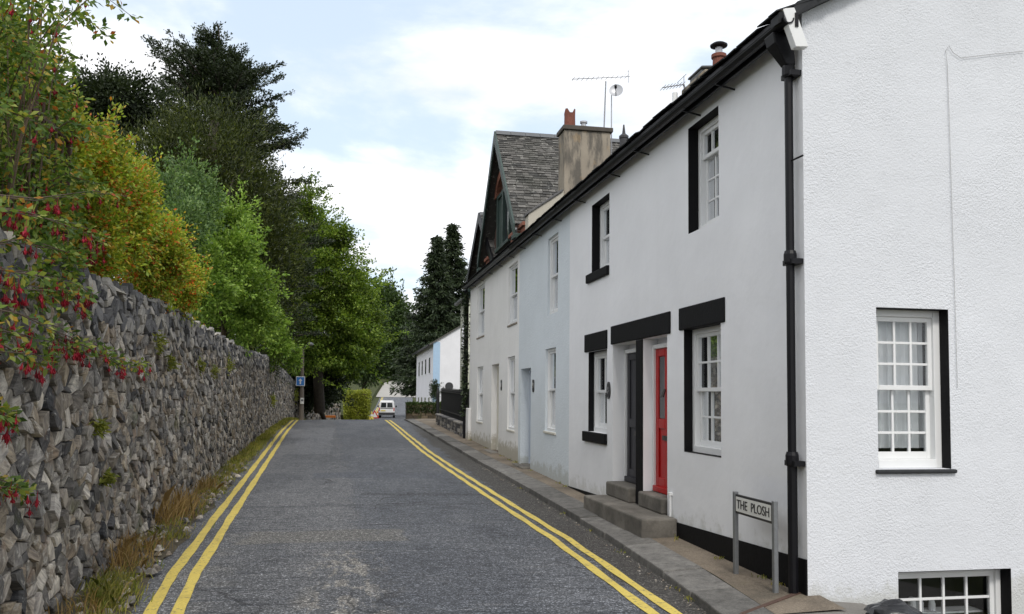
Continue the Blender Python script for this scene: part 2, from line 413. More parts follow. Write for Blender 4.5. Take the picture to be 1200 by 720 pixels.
def leaf(name, stops, trans=.35, rough=.5, clump=1.2, lo=.65, hi=1.3, spec=.35):
    t = NT(name); r = t.rnd()
    c = t.ramp(r, stops)
    c = t.mix(1, c, t.ramp(t.noise(t.pos(), clump, 3), [(.3, lo), (.7, hi)]), 'MULTIPLY')
    b = t.n('BsdfPrincipled', {'Base Color': c, 'Roughness': rough, 'Specular IOR Level': spec}).outputs[0]
    tr = t.n('BsdfTranslucent', {'Color': t.mix(1, c, (1.3,1.35,.7), 'MULTIPLY')}).outputs[0]
    m = t.n('MixShader', {0: trans, 1: b, 2: tr}).outputs[0]
    t.t.links.new(m, t.out.inputs[0]); return t.mat
M['l_fuchsia'] = leaf('fuchsia_leaf', [(0, (.05,.10,.022)), (.4, (.12,.20,.04)), (.7, (.22,.30,.055)), (.88, (.33,.36,.08)), (.96, (.46,.30,.05)), (1, (.46,.10,.03))], clump=3)
M['l_berberis'] = leaf('berberis_leaf', [(0, (.12,.19,.018)), (.4, (.25,.34,.030)), (.72, (.38,.41,.045)), (.86, (.46,.36,.045)), (.94, (.50,.22,.03)), (1, (.48,.09,.025))], clump=1.8)
M['berry'] = leaf('orange_berry', [(0, (.50,.07,.015)), (.5, (.62,.14,.02)), (1, (.62,.22,.03))], trans=.15)
M['petal'] = leaf('fuchsia_petal', [(0, (.16,.003,.012)), (.5, (.30,.007,.020)), (1, (.44,.02,.045))], trans=.2, rough=.45)
M['l_bright'] = leaf('bright_shrub_leaf', [(0, (.08,.15,.022)), (.5, (.19,.31,.045)), (1, (.32,.44,.09))], clump=1.5)
M['l_feather'] = leaf('blue_green_leaf', [(0, (.055,.105,.035)), (.5, (.105,.18,.058)), (1, (.20,.29,.10))], clump=1.5)
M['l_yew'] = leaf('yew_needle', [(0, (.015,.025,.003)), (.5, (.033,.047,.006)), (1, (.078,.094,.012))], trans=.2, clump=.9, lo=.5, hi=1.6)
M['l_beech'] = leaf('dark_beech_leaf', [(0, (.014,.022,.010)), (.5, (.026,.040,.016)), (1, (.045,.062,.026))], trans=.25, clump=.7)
M['l_green'] = leaf('sycamore_leaf', [(0, (.050,.095,.013)), (.5, (.13,.205,.025)), (1, (.26,.34,.055))], trans=.35, clump=.7, lo=.42, hi=1.5)
M['l_mid'] = leaf('far_tree_leaf', [(0, (.028,.05,.016)), (.5, (.05,.085,.024)), (1, (.08,.125,.04))], trans=.3, clump=.5)
M['l_conifer'] = leaf('conifer_spray', [(0, (.014,.024,.011)), (.5, (.030,.048,.021)), (1, (.055,.078,.032))], trans=.1, clump=.6)
M['l_hedge'] = leaf('golden_hedge_leaf', [(0, (.12,.15,.015)), (.5, (.22,.25,.025)), (1, (.32,.34,.05))], trans=.3, clump=1.5)
M['l_dhedge'] = leaf('dark_hedge_leaf', [(0, (.025,.045,.015)), (.5, (.05,.08,.022)), (1, (.08,.12,.035))], trans=.25, clump=2)
M['grass'] = leaf('verge_grass', [(0, (.12,.15,.025)), (.4, (.23,.26,.04)), (.7, (.34,.31,.07)), (1, (.42,.33,.12))], trans=.3, clump=1.2)
M['dry'] = leaf('dry_grass', [(0, (.20,.12,.045)), (.5, (.34,.22,.085)), (1, (.46,.33,.15))], trans=.3, clump=2)
M['fern'] = leaf('wall_fern', [(0, (.10,.13,.018)), (.5, (.20,.22,.035)), (1, (.30,.30,.06))], trans=.3, clump=3)

# ================================================================ ground heights
_zy = [-30, 0, 6.6, 10, 14.4, 18.8, 26.6, 34, 42, 50, 60, 75, 92, 110, 130, 160, 200, 240, 400, 900]
_zz = [-1.95, -1.76, -1.70, -1.66, -1.60, -1.54, -1.38, -1.24, -1.15, -1.42, -1.76, -2.10, -2.31, -2.33, -1.6, .3, 3.05, 5.2, 9, 16]
def zr(y): return float(np.interp(y, _zy, _zz))
def smooth_zr(y): return (zr(y-1.2)+2*zr(y)+zr(y+1.2))/4
_cy = [-30, 36, 45, 60, 75, 92, 120, 160, 200, 230, 260, 300]
_cx = [0, 0, .2, 1.4, 3.0, 4.9, 6.6, 9.2, 12.2, 18, 32, 60]
def xc(y): return float(np.interp(y, _cy, _cx))
def kerb_x(y):
    if y > 42: return xc(y)+2.75
    return float(np.interp(y, [-30, 0, 5.95, 7.6, 10.2, 15, 20, 31, 42], [2.85, 2.85, 2.85, 3.0, 3.1, 3.12, 3.05, 2.92, 2.85]))
def wall_x(y):
    if y > 52: return xc(y)-3.6
    return float(np.interp(y, [-30, 5, 7.2, 12, 16.5, 22, 31, 52], [-2.0, -2.05, -2.13, -2.32, -2.45, -2.56, -2.75, -2.95]))
def wall_top(y):
    return float(np.interp(y, [-30, 7, 12, 16.5, 22, 28, 32, 36, 42, 48, 53], [.95, 1.0, 1.18, 1.2, 1.14, 1.27, 1.38, 1.3, 1.1, .9, .7]))
def line_xl(y):
    if y > 42: return xc(y)-2.55
    return float(np.interp(y, [-30, 3, 6.8, 8.5, 12, 19.5, 31, 42], [-1.2, -1.25, -1.44, -1.55, -1.68, -1.92, -2.25, -2.46]))
def line_xr(y):
    if y > 42: return xc(y)+2.05
    return float(np.interp(y, [-30, 5, 8, 10, 13.5, 18, 23, 30, 42], [2.6, 2.62, 2.63, 2.63, 2.5, 2.36, 2.2, 2.12, 2.07]))

YS = list(np.arange(-14, 60, .5)) + list(np.arange(60, 262, 4.0))
# terrain: one sheet to the horizon
def build_terrain():
    ys = [-400, -120, -40] + list(np.arange(-14, 6.5, 1.0)) + [6.55, 6.7] + list(np.arange(8, 60, 1.0)) + list(np.arange(60, 300, 6.0)) + [340, 400, 500, 700, 1100]
    rows = []
    for y in ys:
        z = smooth_zr(y); wx = wall_x(y) if y < 300 else xc(300)-4
        kx = kerb_x(y) if y < 300 else xc(300)+4
        bank = 2.2 if y < 52 else max(.6, 2.2-(y-52)*.2)
        side = float(np.interp(y, [-40, 3, 6.5, 6.7, 8], [0, .3, 1.0, .0, 0]))
        far = float(np.interp(y, [0, 60, 200, 400], [0, 2, 12, 25]))
        row = [(-600, z+bank+far+14), (-150, z+bank+far*.6+5), (-50, z+bank+far*.3+1.5), (-20, z+bank+.6), (wx-6, z+bank), (wx-2, z+bank-.1), (wx-.42, z+bank-.2), (wx-.3, z-.10), (wx+.1, z-.08),
               (-.5+xc(y), z-.06), (kx-.3, z-.06), (kx+.4, z-.05), (max(3.78, kx+.9), z-.07), (max(4.5, kx+1.6), z-.15-side*.2), (max(5.2, kx+2.2), z-.2-side*.75), (max(6.5, kx+4), z-.2-side*.9), (max(11, kx+8), z-side), (30+kx, z-.3), (90, z-.5+far*.4), (250, z+far*.8), (700, z+far+6)]
        rows.append([(x, y, zz) for x, zz in row])
    mb = MB(); n = len(rows[0])
    mb.v = [p for r in rows for p in r]
    for i in range(len(rows)-1):
        for k in range(n-1):
            mb.f.append((i*n+k, i*n+k+1, (i+1)*n+k+1, (i+1)*n+k)); mb.m.append(0)
    return tag(mb.build('terrain', M['terrain'], smooth=False), 'rough green ground around the street', kind='structure')
build_terrain()

def strip(name, mat, ys, xl, xr, zf, kind='structure', n=2, label=None):
    mb = MB(); cols = n
    for y in ys:
        for k in range(cols):
            f = k/(cols-1); a, b = xl(y), xr(y); x = a+(b-a)*f
            mb.v.append((x, y, zf(x, y)))
    for i in range(len(ys)-1):
        for k in range(cols-1):
            mb.f.append((i*cols+k, i*cols+k+1, (i+1)*cols+k+1, (i+1)*cols+k)); mb.m.append(0)
    o = mb.build(name, mat, smooth=True, recalc=False)
    return tag(o, label, kind=kind)
def zroad(x, y):
    c = (x-xc(y))/2.5
    return smooth_zr(y) + .035*(1-c*c) - .02
strip('road', M['asphalt'], YS, lambda y: line_xl(y)-.35, lambda y: kerb_x(y)+.03, zroad, n=11)
strip('verge', M['verge'], [y for y in YS if y < 53], lambda y: wall_x(y)-.12, lambda y: line_xl(y)-.18-.05*math.sin(y*2.3)-.03*math.sin(y*7.1), lambda x, y: zroad(x, y)+.006+max(0, min(1, (line_xl(y)-.2-x)/.3))*(.05+.025*math.sin(y*3.1+x*4)), n=6)
def sunlit_road():  # sunlight on the far road, put into a paler colour
    t = NT('painted_sunlit_road'); p = t.pos()
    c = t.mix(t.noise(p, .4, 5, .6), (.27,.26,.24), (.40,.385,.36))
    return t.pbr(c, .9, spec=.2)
M['sunlit_road'] = sunlit_road()
strip('far_road', M['sunlit_road'], list(np.arange(152, 214, 4.0)), lambda y: xc(y)-3.6, lambda y: xc(y)+5.2, lambda x, y: smooth_zr(y)+.05, n=3, label='stretch of road climbing away, coloured pale as if sunlit')
FY = [y for y in np.arange(-6, 60, .25)] + [y for y in np.arange(60, 210, 4.0)]
for nm, fn in (('outer', lambda y: line_xl(y)), ('inner', lambda y: line_xl(y)+.205)):
    strip('yellow_line', M['yellow'], FY, lambda y, fn=fn: fn(y)-.05+.004*math.sin(y*5.7)+.006*math.sin(y*1.9), lambda y, fn=fn: fn(y)+.05+.004*math.sin(y*9.3)+.006*math.sin(y*2.1), lambda x, y: zroad(x, y)+.007)
for nm, fn in (('outer', lambda y: line_xr(y)), ('inner', lambda y: line_xr(y)-.19)):
    strip('yellow_line', M['yellow'], [y for y in FY if y < 43], lambda y, fn=fn: fn(y)-.048+.008*math.sin(y*5.2), lambda y, fn=fn: fn(y)+.048+.008*math.sin(y*3.9), lambda x, y: zroad(x, y)+.007)

# pavement: slab kerb row + gritty inner strip
def zpav(x, y): return smooth_zr(y) + .045 + .03*max(0, min(1, (x-kerb_x(y))/.9))
PAV_Y0 = 6.15
def build_pavement():
    pys = [PAV_Y0] + list(np.arange(6.5, 46, .5))
    strip('pavement', M['pavement'], pys, lambda y: kerb_x(y)+.40, lambda y: max(3.83, kerb_x(y)+1.0) if y < 27 else max(4.6, kerb_x(y)+1.4), zpav, n=6)
    mb = MB(); y = PAV_Y0; rs = random.Random(3)
    while y < 44:
        L = rs.uniform(.75, 1.35); y1 = min(44, y+L)-.022; nseg = 2
        dz = rs.uniform(-.006, .008); tilt = rs.uniform(-.006, .006)
        x0a, x0b = kerb_x(y)+.0+rs.uniform(-.008, .008), kerb_x(y1)+rs.uniform(-.008, .008)
        xa, xb = kerb_x(y)+.395, kerb_x(y1)+.395
        top = [(x0a, y, zpav(x0a, y)+dz), (xa, y, zpav(xa, y)+dz+tilt+.006), (xb, y1, zpav(xb, y1)+dz+tilt+.006), (x0b, y1, zpav(x0b, y1)+dz)]
        bot = [(p[0], p[1], p[2]-.16) for p in top]
        mb.add(top+bot, [(0,1,2,3), (4,7,6,5), (0,4,5,1), (1,5,6,2), (2,6,7,3), (3,7,4,0)])
        y = y1+.022
    tag(mb.build('kerb', M['slab'], bevel=.012), 'row of worn stone kerb slabs', kind='structure')
build_pavement()
# side lane apron in front of the gable
def build_apron():
    mb = MB(); xs = [2.88, 2.95, 3.3, 3.8, 4.3, 4.75, 5.2, 6.5, 9]; ys = [-2, 1, 3, 4.5, 5.5, 6.11]
    for yy in ys:
        for xx in xs:
            drop = float(np.interp(xx, [2.9, 3.8, 4.3, 4.75, 5.3, 9], [0, .01, .06, .22, .72, .95]))*float(np.interp(yy, [-2, 4, 5.5], [.3, .8, 1]))
            mb.v.append((xx, yy, smooth_zr(yy)+(-.05 if xx < 2.9 else .041+.03*max(0, min(1, (xx-2.85)/.9))-drop)))
    # carry on to the foot of the gable wall
    for xx in xs:
        drop = float(np.interp(xx, [2.9, 3.8, 4.3, 4.75, 5.3, 9], [0, .01, .06, .22, .72, .95]))
        mb.v.append((xx, 6.45 if xx < 3.8 else 6.62, smooth_zr(6.4)+(-.05 if xx < 2.9 else .025+.03*max(0, min(1, (xx-2.85)/.9))-drop)))
    n = len(xs)
    for i in range(len(ys)):
        for k in range(n-1): mb.f.append((i*n+k, i*n+k+1, (i+1)*n+k+1, (i+1)*n+k)); mb.m.append(0)
    tag(mb.build('side_lane', M['concrete'], recalc=False), 'concrete lane falling away beside the gable', kind='structure')
    m2 = MB(); A, B = Vector((3.02, 6.22, 0)), Vector((3.77, 6.70, 0)); dn = (B-A).normalized(); nn_ = Vector((-dn.y, dn.x, 0))*.022
    za, zb = smooth_zr(6.22)+.055, smooth_zr(6.7)+.082
    m2.add([(*(A-nn_).xy, za), (*(A+nn_).xy, za), (*(B+nn_).xy, zb), (*(B-nn_).xy, zb), (*(A-nn_).xy, za-.05), (*(A+nn_).xy, za-.05), (*(B+nn_).xy, zb-.05), (*(B-nn_).xy, zb-.05)], [(0,1,2,3), (7,6,5,4), (0,4,5,1), (1,5,6,2), (2,6,7,3), (3,7,4,0)])
    tag(m2.build('drain_channel', M['rust']), 'rusty drain channel set across the pavement', kind='structure')
build_apron()

# ================================================================ facade tools
class Fac:
    """u along the wall, v height, d outwards."""
    def __init__(s, axis, off, ref=None): s.axis = axis; s.off = off
    def p(s, u, v, d=0): return (s.off-d, u, v) if s.axis == 'x' else (u, s.off-d, v)
    def box(s, mb, u0, u1, v0, v1, d0, d1, mi=0): return mb.box(s.p(u0, v0, d0), s.p(u1, v1, d1), mi)
    def quad(s, mb, u0, u1, v0, v1, d, mi=0): return mb.quad(s.p(u0, v0, d), s.p(u1, v0, d), s.p(u1, v1, d), s.p(u0, v1, d), mi)
FX = Fac('x', 3.8); GY = Fac('y', 6.6)

def wall_with_holes(mb, F, u0, u1, v0, topf, holes, step=.6):
    """front face of a wall cut round its openings; topf(u) is the height of its head."""
    us = {u0, u1}
    for a, b, c, d, *_ in holes: us |= {a, b}
    us = sorted(us); fine = []
    for a, b in zip(us[:-1], us[1:]):
        k = max(1, int(round((b-a)/step))); fine += [a+(b-a)*i/k for i in range(k)]
    fine.append(us[-1])
    for a, b in zip(fine[:-1], fine[1:]):
        mid = (a+b)/2; cuts = sorted([(h[2], h[3]) for h in holes if h[0] < mid < h[1]])
        v = v0
        for c, d in cuts:
            if c > v: F.quad(mb, a, b, v, c, 0)
            v = d
        mb.quad(F.p(a, v), F.p(b, v), F.p(b, topf(b)), F.p(a, topf(a)))
def reveal(mb, F, h, depth, sides='lrtb', grow=0):
    a, b, c, d = h[:4]
    if 'l' in sides: mb.quad(F.p(a, c, 0), F.p(a, d, 0), F.p(a, d, -depth), F.p(a, c, -depth))
    if 'r' in sides: mb.quad(F.p(b, c, 0), F.p(b, d, 0), F.p(b, d, -depth), F.p(b, c, -depth))
    if 't' in sides: mb.quad(F.p(a, d, 0), F.p(b, d, 0), F.p(b, d, -depth), F.p(a, d, -depth))
    if 'b' in sides: mb.quad(F.p(a, c, 0), F.p(b, c, 0), F.p(b, c, -depth), F.p(a, c, -depth))

def window(parent, F, u0, u1, v0, v1, rec, cols, rt, rb, wood, liner=None, liner_sides='', sill=None, back='curtain', split=.5, fw=.065, room=.5, label=None, reveal_mat=None):
    """box-sash window: window (frame) > sash x2, pane x2, surround, sill, curtain."""
    f = MB(); d0, d1 = -rec-.12, -rec
    F.box(f, u0, u0+fw, v0, v1, d0, d1); F.box(f, u1-fw, u1, v0, v1, d0, d1)
    F.box(f, u0+fw, u1-fw, v1-fw, v1, d0, d1); F.box(f, u0+fw, u1-fw, v0, v0+fw*1.15, d0, d1+.02)
    w = f.build('window', wood, parent, bevel=.006)
    if label: w['label'] = label
    iu0, iu1, iv0, iv1 = u0+fw, u1-fw, v0+fw*1.15, v1-fw
    vm = iv0+(iv1-iv0)*(1-split)
    for k, (a, b, rows, dd) in enumerate(((vm-.02, iv1, rt, d1-.025), (iv0, vm+.02, rb, d1-.065))):
        s = MB(); sw = .042; t0, t1 = dd-.035, dd
        F.box(s, iu0, iu0+sw, a, b, t0, t1); F.box(s, iu1-sw, iu1, a, b, t0, t1)
        F.box(s, iu0+sw, iu1-sw, b-sw, b, t0, t1); F.box(s, iu0+sw, iu1-sw, a, a+sw*(1.0 if k == 0 else 1.5), t0, t1)
        bw = .011
        gu0, gu1, gv0, gv1 = iu0+sw, iu1-sw, a+sw, b-sw
        for i in range(1, cols):
            u = gu0+(gu1-gu0)*i/cols; F.box(s, u-bw, u+bw, gv0, gv1, t0+.006, t1-.004)
        for j in range(1, rows):
            v = gv0+(gv1-gv0)*j/rows; F.box(s, gu0, gu1, v-bw, v+bw, t0+.008, t1-.006)
        s.build('sash', wood, w, bevel=.003)
        g = MB(); F.quad(g, gu0-.01, gu1+.01, gv0-.01, gv1+.01, dd-.02); g.build('pane', M['glass'], w, recalc=False)
    if back in ('curtain', 'blind'):
        c = MB(); nn = 28
        for i in range(nn):
            ua, ub = iu0+(iu1-iu0)*i/nn, iu0+(iu1-iu0)*(i+1)/nn
            da, db = d0-.04-.02*math.sin(i*1.7), d0-.04-.02*math.sin((i+1)*1.7)
            lo = iv0+(.09 if back == 'curtain' else .0)
            c.quad(F.p(ua, lo, da), F.p(ub, lo, db), F.p(ub, iv1, db), F.p(ua, iv1, da))
        c.build('curtain', M[back], w, recalc=False)
    rm = MB(); e = .02      # the dim room behind the glass
    a, b, c_, d = u0-e, u1+e, v0-e, v1+e; D0, D1 = d0, d0-room
    rm.quad(F.p(a, c_, D1), F.p(b, c_, D1), F.p(b, d, D1), F.p(a, d, D1))
    for q in (((a, c_), (a, d)), ((b, c_), (b, d)), ((a, d), (b, d)), ((a, c_), (b, c_))):
        (p0, p1) = q; rm.quad(F.p(*p0, D0), F.p(*p1, D0), F.p(*p1, D1), F.p(*p0, D1))
    rm.build('room_lining', M['room'], w, recalc=False)
    if liner:
        s = MB(); t = .004
        if 'r' in liner_sides: F.box(s, u1-t, u1+.0, v0, v1, -rec+.001, .003)
        if 'l' in liner_sides: F.box(s, u0, u0+t, v0, v1, -rec+.001, .003)
        if 't' in liner_sides: F.box(s, u0+t, u1-t, v1-t, v1, -rec+.001, .003)
        if 'b' in liner_sides: F.box(s, u0+t, u1-t, v0, v0+t, -rec+.001, .003)
        s.build('surround', liner, w)
    if sill:
        s = MB(); a, b, c_, d, pr, m = sill
        F.box(s, a, b, c_, d, -rec*.9, pr); s.build('sill', m, w, bevel=.012)
    return w

def door(parent, F, u0, u1, v0, v1, rec, mat, frame_mat, panels, label=None, glass_top=False, furniture=True, handle_u=None, arch=False):
    d1 = -rec
    f = MB(); fw = .055
    F.box(f, u0, u0+fw, v0, v1, d1-.1, d1+.03); F.box(f, u1-fw, u1, v0, v1, d1-.1, d1+.03); F.box(f, u0+fw, u1-fw, v1-fw, v1, d1-.1, d1+.03)
    f.build('door_frame', frame_mat, parent, bevel=.005)
    m = MB(); a, b, c, d = u0+fw, u1-fw, v0+.005, v1-fw
    F.box(m, a, b, c, d, d1-.07, d1-.02)
    # stiles, rails; panels stay sunk
    st = .10; F.box(m, a, a+st, c, d, d1-.02, d1); F.box(m, b-st, b, c, d, d1-.02, d1)
    mid = (a+b)/2; F.box(m, mid-.045, mid+.045, c, d, d1-.02, d1)
    for v in panels: F.box(m, a+st, mid-.045, v-.06, v+.06, d1-.02, d1); F.box(m, mid+.045, b-st, v-.06, v+.06, d1-.02, d1)
    F.box(m, a+st, mid-.045, c, c+.18, d1-.02, d1); F.box(m, mid+.045, b-st, c, c+.18, d1-.02, d1)
    F.box(m, a+st, mid-.045, d-.1, d, d1-.02, d1); F.box(m, mid+.045, b-st, d-.1, d, d1-.02, d1)
    F.box(m, a, b, c, c+.07, d1, d1+.045)        # weather bar
    dr = m.build('door', mat, parent, bevel=.006)
    if label: dr['label'] = label
    if furniture:
        h = MB(); hu = handle_u if handle_u is not None else a+.06
        F.box(h, hu-.02, hu+.02, (c+d)/2-.10, (c+d)/2+.10, d1, d1+.012); F.box(h, hu-.06, hu+.06, (c+d)/2-.012, (c+d)/2+.012, d1+.03, d1+.045); F.box(h, hu-.01, hu+.01, (c+d)/2-.01, (c+d)/2+.01, d1+.012, d1+.03)
        h.build('handle', M['brass'], dr)
        l = MB(); F.box(l, mid-.11, mid+.11, c+.66, c+.72, d1, d1+.012); l.build('letter_flap', M['brass'], dr)
    if glass_top:
        g = MB()
        for q0, q1 in ((a+st+.01, mid-.055), (mid+.055, b-st-.01)): F.box(g, q0, q1, panels[-1]+.07, d-.11, d1-.02, d1-.012)
        g.build('pane', M['car_glass'], dr)
    return dr

def numerals(name, text, F, u, v, d, size, mat, parent, flip=True):
    cu = bpy.data.curves.new(name, 'FONT'); cu.body = text; cu.size = size; cu.extrude = .002; cu.align_x = 'CENTER'; cu.align_y = 'CENTER'
    o = bpy.data.objects.new(name, cu); C.objects.link(o)
    dg = bpy.context.evaluated_depsgraph_get(); me = bpy.data.meshes.new_from_object(o.evaluated_get(dg))
    bpy.data.objects.remove(o); me.name = name
    me.materials.clear(); me.materials.append(mat)
    o = bpy.data.objects.new(name, me); C.objects.link(o)
    o.parent = parent
    base = Vector(F.p(u, v, d)) - world_loc(parent)
    # text x -> along the wall as read from the street
    rot = Matrix(((0, 0, -1), (-1, 0, 0), (0, 1, 0))).to_4x4() if F.axis == 'x' else Matrix(((1, 0, 0), (0, 0, -1), (0, 1, 0))).to_4x4()
    o.matrix_local = Matrix.Translation(base) @ rot
    return o

def slate_field(mb, o, e, s, L, H, gauge=.2, w=.28, seed=1, mi=0, th=.012):
    """courses of slates. o: eave corner, e: unit along eave, s: unit up slope, L, H lengths."""
    rs = random.Random(seed); o = Vector(o); e = Vector(e); s = Vector(s); n = e.cross(s).normalized()
    if n.z < 0: n = -n
    j = 0; v = 0
    while v < H:
        u = -w*rs.random(); g = gauge*(1-.35*v/H)
        while u < L:
            ww = w*rs.uniform(.7, 1.3); a, b = max(0, u+.004), min(L, u+ww-.004)
            if b-a > .03:
                lo = v-rs.uniform(.0, .025); hi = min(H, v+g*1.6); lift = .030+rs.uniform(-.004, .012)
                P = [o+e*a+s*lo+n*lift, o+e*b+s*(lo+rs.uniform(-.008, .008))+n*(lift+rs.uniform(-.006, .006)), o+e*b+s*hi+n*.004, o+e*a+s*hi+n*.004]
                Q = [p-n*th for p in P]
                mb.add(P+Q, [(0,1,2,3), (0,4,5,1), (1,5,6,2), (3,7,4,0)], mi)
            u += ww
        v += g; j += 1

# ================================================================ near white cottage
EAVE = lambda y: float(np.interp(y, [6.4, 14.4, 18.9, 26.7], [3.22, 3.33, 3.38, 3.46]))
PITCH = math.tan(R(28))
def near_cottage():
    h = empty('white_cottage', (3.8, 10.5, -1.65), 'nearest white cottage with roughcast gable, black lintels and red and charcoal doors', 'house')
    Wbig = (8.26, 9.24, -.60, .80); Wsm = (12.2, 13.18, -.53, .73); Wu1 = (8.29, 9.10, 1.88, 3.10); Wu2 = (12.1, 13.02, 1.98, 3.07)
    Dg = (10.87, 11.92, -1.40, .78); Dr = (9.77, 10.62, -1.40, .78)
    holes = [Wbig, Wsm, Wu1, Wu2, Dg, Dr]
    m = MB(); wall_with_holes(m, FX, 6.6, 14.4, -2.3, lambda u: EAVE(u)+.12, holes)
    for hh, dp in ((Wbig, .12), (Wsm, .12), (Wu1, .12), (Wu2, .12)): reveal(m, FX, hh, dp)
    reveal(m, FX, Dg, .26, 'lrt'); reveal(m, FX, Dr, .22, 'lrt')
    for dd, dp in ((Dg, .26), (Dr, .22)):
        m.quad(FX.p(dd[0], .70, -dp+.02), FX.p(dd[1], .70, -dp+.02), FX.p(dd[1], .78, -dp+.02), FX.p(dd[0], .78, -dp+.02))
    m.build('front_wall', M['white_paint_wall'], h, recalc=False)
    # gable wall
    g = MB(); G1 = (4.47, 5.17, -.585, .805); G2 = (4.64, 5.74, -2.42, -1.455)
    gt = lambda x: EAVE(6.6)+.13+(min(x, 6.9+max(0, 6.9-x) if x <= 6.9 else 13.8-x)-3.8)*PITCH
    wall_with_holes(g, GY, 3.8, 10.0, -3.2, gt, [G1, G2], step=.4)
    reveal(g, GY, G1, .12); reveal(g, GY, G2, .12)
    g.quad((10, 6.6, -3.2), (10, 14.4, -3.2), (10, 14.4, gt(10)), (10, 6.6, gt(10)))
    g.quad((3.8, 14.38, -2), (10, 14.38, -2), (10, 14.38, 3.4), (3.8, 14.38, 3.4))
    g.build('gable_wall', M['roughcast'], h, recalc=False)
    # painted plinth
    for y0, y1, t0, t1 in ((6.602, 9.44, -1.33, -1.43), (11.93, 14.395, -1.46, -1.52)):
        k = 8; m = MB()
        for i in range(k):
            a, b = y0+(y1-y0)*i/k, y0+(y1-y0)*(i+1)/k
            ta, tb = t0+(t1-t0)*i/k, t0+(t1-t0)*(i+1)/k
            m.add([FX.p(a, -2.0, .014), FX.p(b, -2.0, .014), FX.p(b, tb, .014), FX.p(a, ta, .014), FX.p(b, tb, -.01), FX.p(a, ta, -.01)], [(0,1,2,3), (3,2,4,5)])
        if y0 < 7: m.quad((3.786, 6.602, -2), (3.82, 6.602, -2), (3.82, 6.602, -1.33), (3.786, 6.602, -1.33))
        m.build('plinth', M['black_masonry'], h, recalc=False)
    # lintels
    for a, b, c, d in ((8.15, 9.36, .79, 1.05), (9.65, 11.97, .78, 1.05), (12.18, 13.38, .735, 1.02)):
        m = MB(); FX.box(m, a, b, c+.002, d, -.11, .022); m.build('lintel', M['black_masonry'], h, bevel=.012)
    m = MB(); FX.box(m, 10.622, 10.868, -1.41, .777, -.24, .018); m.build('door_pillar', M['black_masonry'], h, bevel=.01)
    bm = M['black_paint']; ww = M['white_wood']
    window(h, FX, *Wbig, .10, 3, 2, 2, ww, M['black_masonry'], 'rb', back='blind', label='large sash window by the street sign')
    window(h, FX, *Wsm, .09, 2, 1, 1, ww, M['black_masonry'], 'rt', sill=(12.18, 13.41, -.69, -.532, .045, M['black_masonry']), back='blind')
    window(h, FX, *Wu1, .12, 3, 1, 3, ww, M['black_masonry'], 'rt', back='room', split=.27)
    window(h, FX, *Wu2, .13, 1, 1, 1, ww, M['black_masonry'], 'rt', sill=(12.1, 13.24, 1.84, 1.978, .045, M['black_masonry']), back='blind')
    window(h, GY, *G1, .11, 3, 3, 3, ww, M['black_masonry'], 'rt', sill=(4.44, 5.21, -.622, -.587, .035, M['sill_slate']), back='curtain', label='twelve pane sash window in the gable with net curtain')
    w2 = window(h, GY, *G2, .12, 4, 2, 2, ww, M['black_masonry'], 'rt', back='room', label='low basement window half below the lane', fw=.05)
    j = MB()
    for x, z, r in ((5.02, -1.82, .035), (5.10, -1.84, .03), (5.22, -1.85, .03)): j.lathe((x, 6.95, z-.06), [(r*.6, 0), (r, .01), (r, .09), (r*.7, .12)], 10)
    j.box((4.68, 6.88, -1.93), (5.68, 7.05, -1.88)); j.build('shelf_ornament', M['curtain'], w2)
    door(h, FX, 10.875, 11.915, -1.19, .705, .20, M['grey_door'], ww, (-.35,), 'charcoal panelled door', handle_u=11.0)
    rd = door(h, FX, 9.775, 10.617, -1.19, .70, .15, M['red_paint'], ww, (-.32,), 'glossy red panelled door with small glazed lights', glass_top=True, handle_u=9.9)
    k = MB(); k.tube([FX.p(10.19, .12, -.13), FX.p(10.19, .02, -.10)], .018, 6); k.build('door_knocker', M['brass'], rd)
    # steps
    for a, b, c, d, x0, nm in ((9.44, 11.90, -1.75, -1.385, 3.36, 'door_step'), (9.775, 10.60, -1.386, -1.192, 3.72, 'threshold'), (10.89, 11.90, -1.386, -1.192, 3.69, 'threshold')):
        m = MB(); m.box((x0, a, c), (3.80-.002 if nm == 'door_step' else 4.02, b, d)); m.build(nm, M['stone_step'], h, bevel=.022)
    # plaque
    pl = MB(); n = 20; cy_, cz_ = 12.09, .115
    pl.prism([(cy_+.075*math.cos(2*math.pi*i/n), cz_+.125*math.sin(2*math.pi*i/n)) for i in range(n)], lambda u, v: FX.p(u, v, .0), lambda u, v: FX.p(u, v, .02))
    p = pl.build('oval_plaque', M['plate_black'], h)
    r = MB()
    for i in range(n):
        a0, a1 = 2*math.pi*i/n, 2*math.pi*(i+1)/n
        r.add([FX.p(cy_+q*.075*math.cos(a), cz_+q*.125*math.sin(a), .0215) for q, a in ((.86, a0), (.93, a0), (.93, a1), (.86, a1))], [(0,1,2,3)])
    for du, dv, rr in ((.0, .03, .03), (.015, -.03, .022), (-.02, -.01, .015)):
        r.add([FX.p(cy_+du+rr*math.cos(a*math.pi/4), cz_+dv+rr*math.sin(a*math.pi/4), .0215) for a in range(8)], [tuple(range(8))])
    r.build('plaque_emblem', M['wire'], p, recalc=False)
    # small white pipe by the step, cable on the gable
    m = MB(); m.tube([FX.p(9.62, -1.12, .02), FX.p(9.62, -1.42, .02)], .014, 8); m.box(FX.p(9.60, -1.14, 0), FX.p(9.66, -1.105, .04)); m.build('conduit', ww, h)
    c = MB(); P = [at(*q, 6.585) for q in ((1200,60), (1160,64), (1126,68), (1117,62), (1112,54), (1108,60), (1110,75), (1113,160), (1116,260), (1119,350), (1122,455))]
    c.tube(P, .0024, 5); c.build('cable', simple('grey_cable', (.36,.36,.36), .6), h)
    # roof
    r = MB(); y0, y1 = 6.50, 14.40
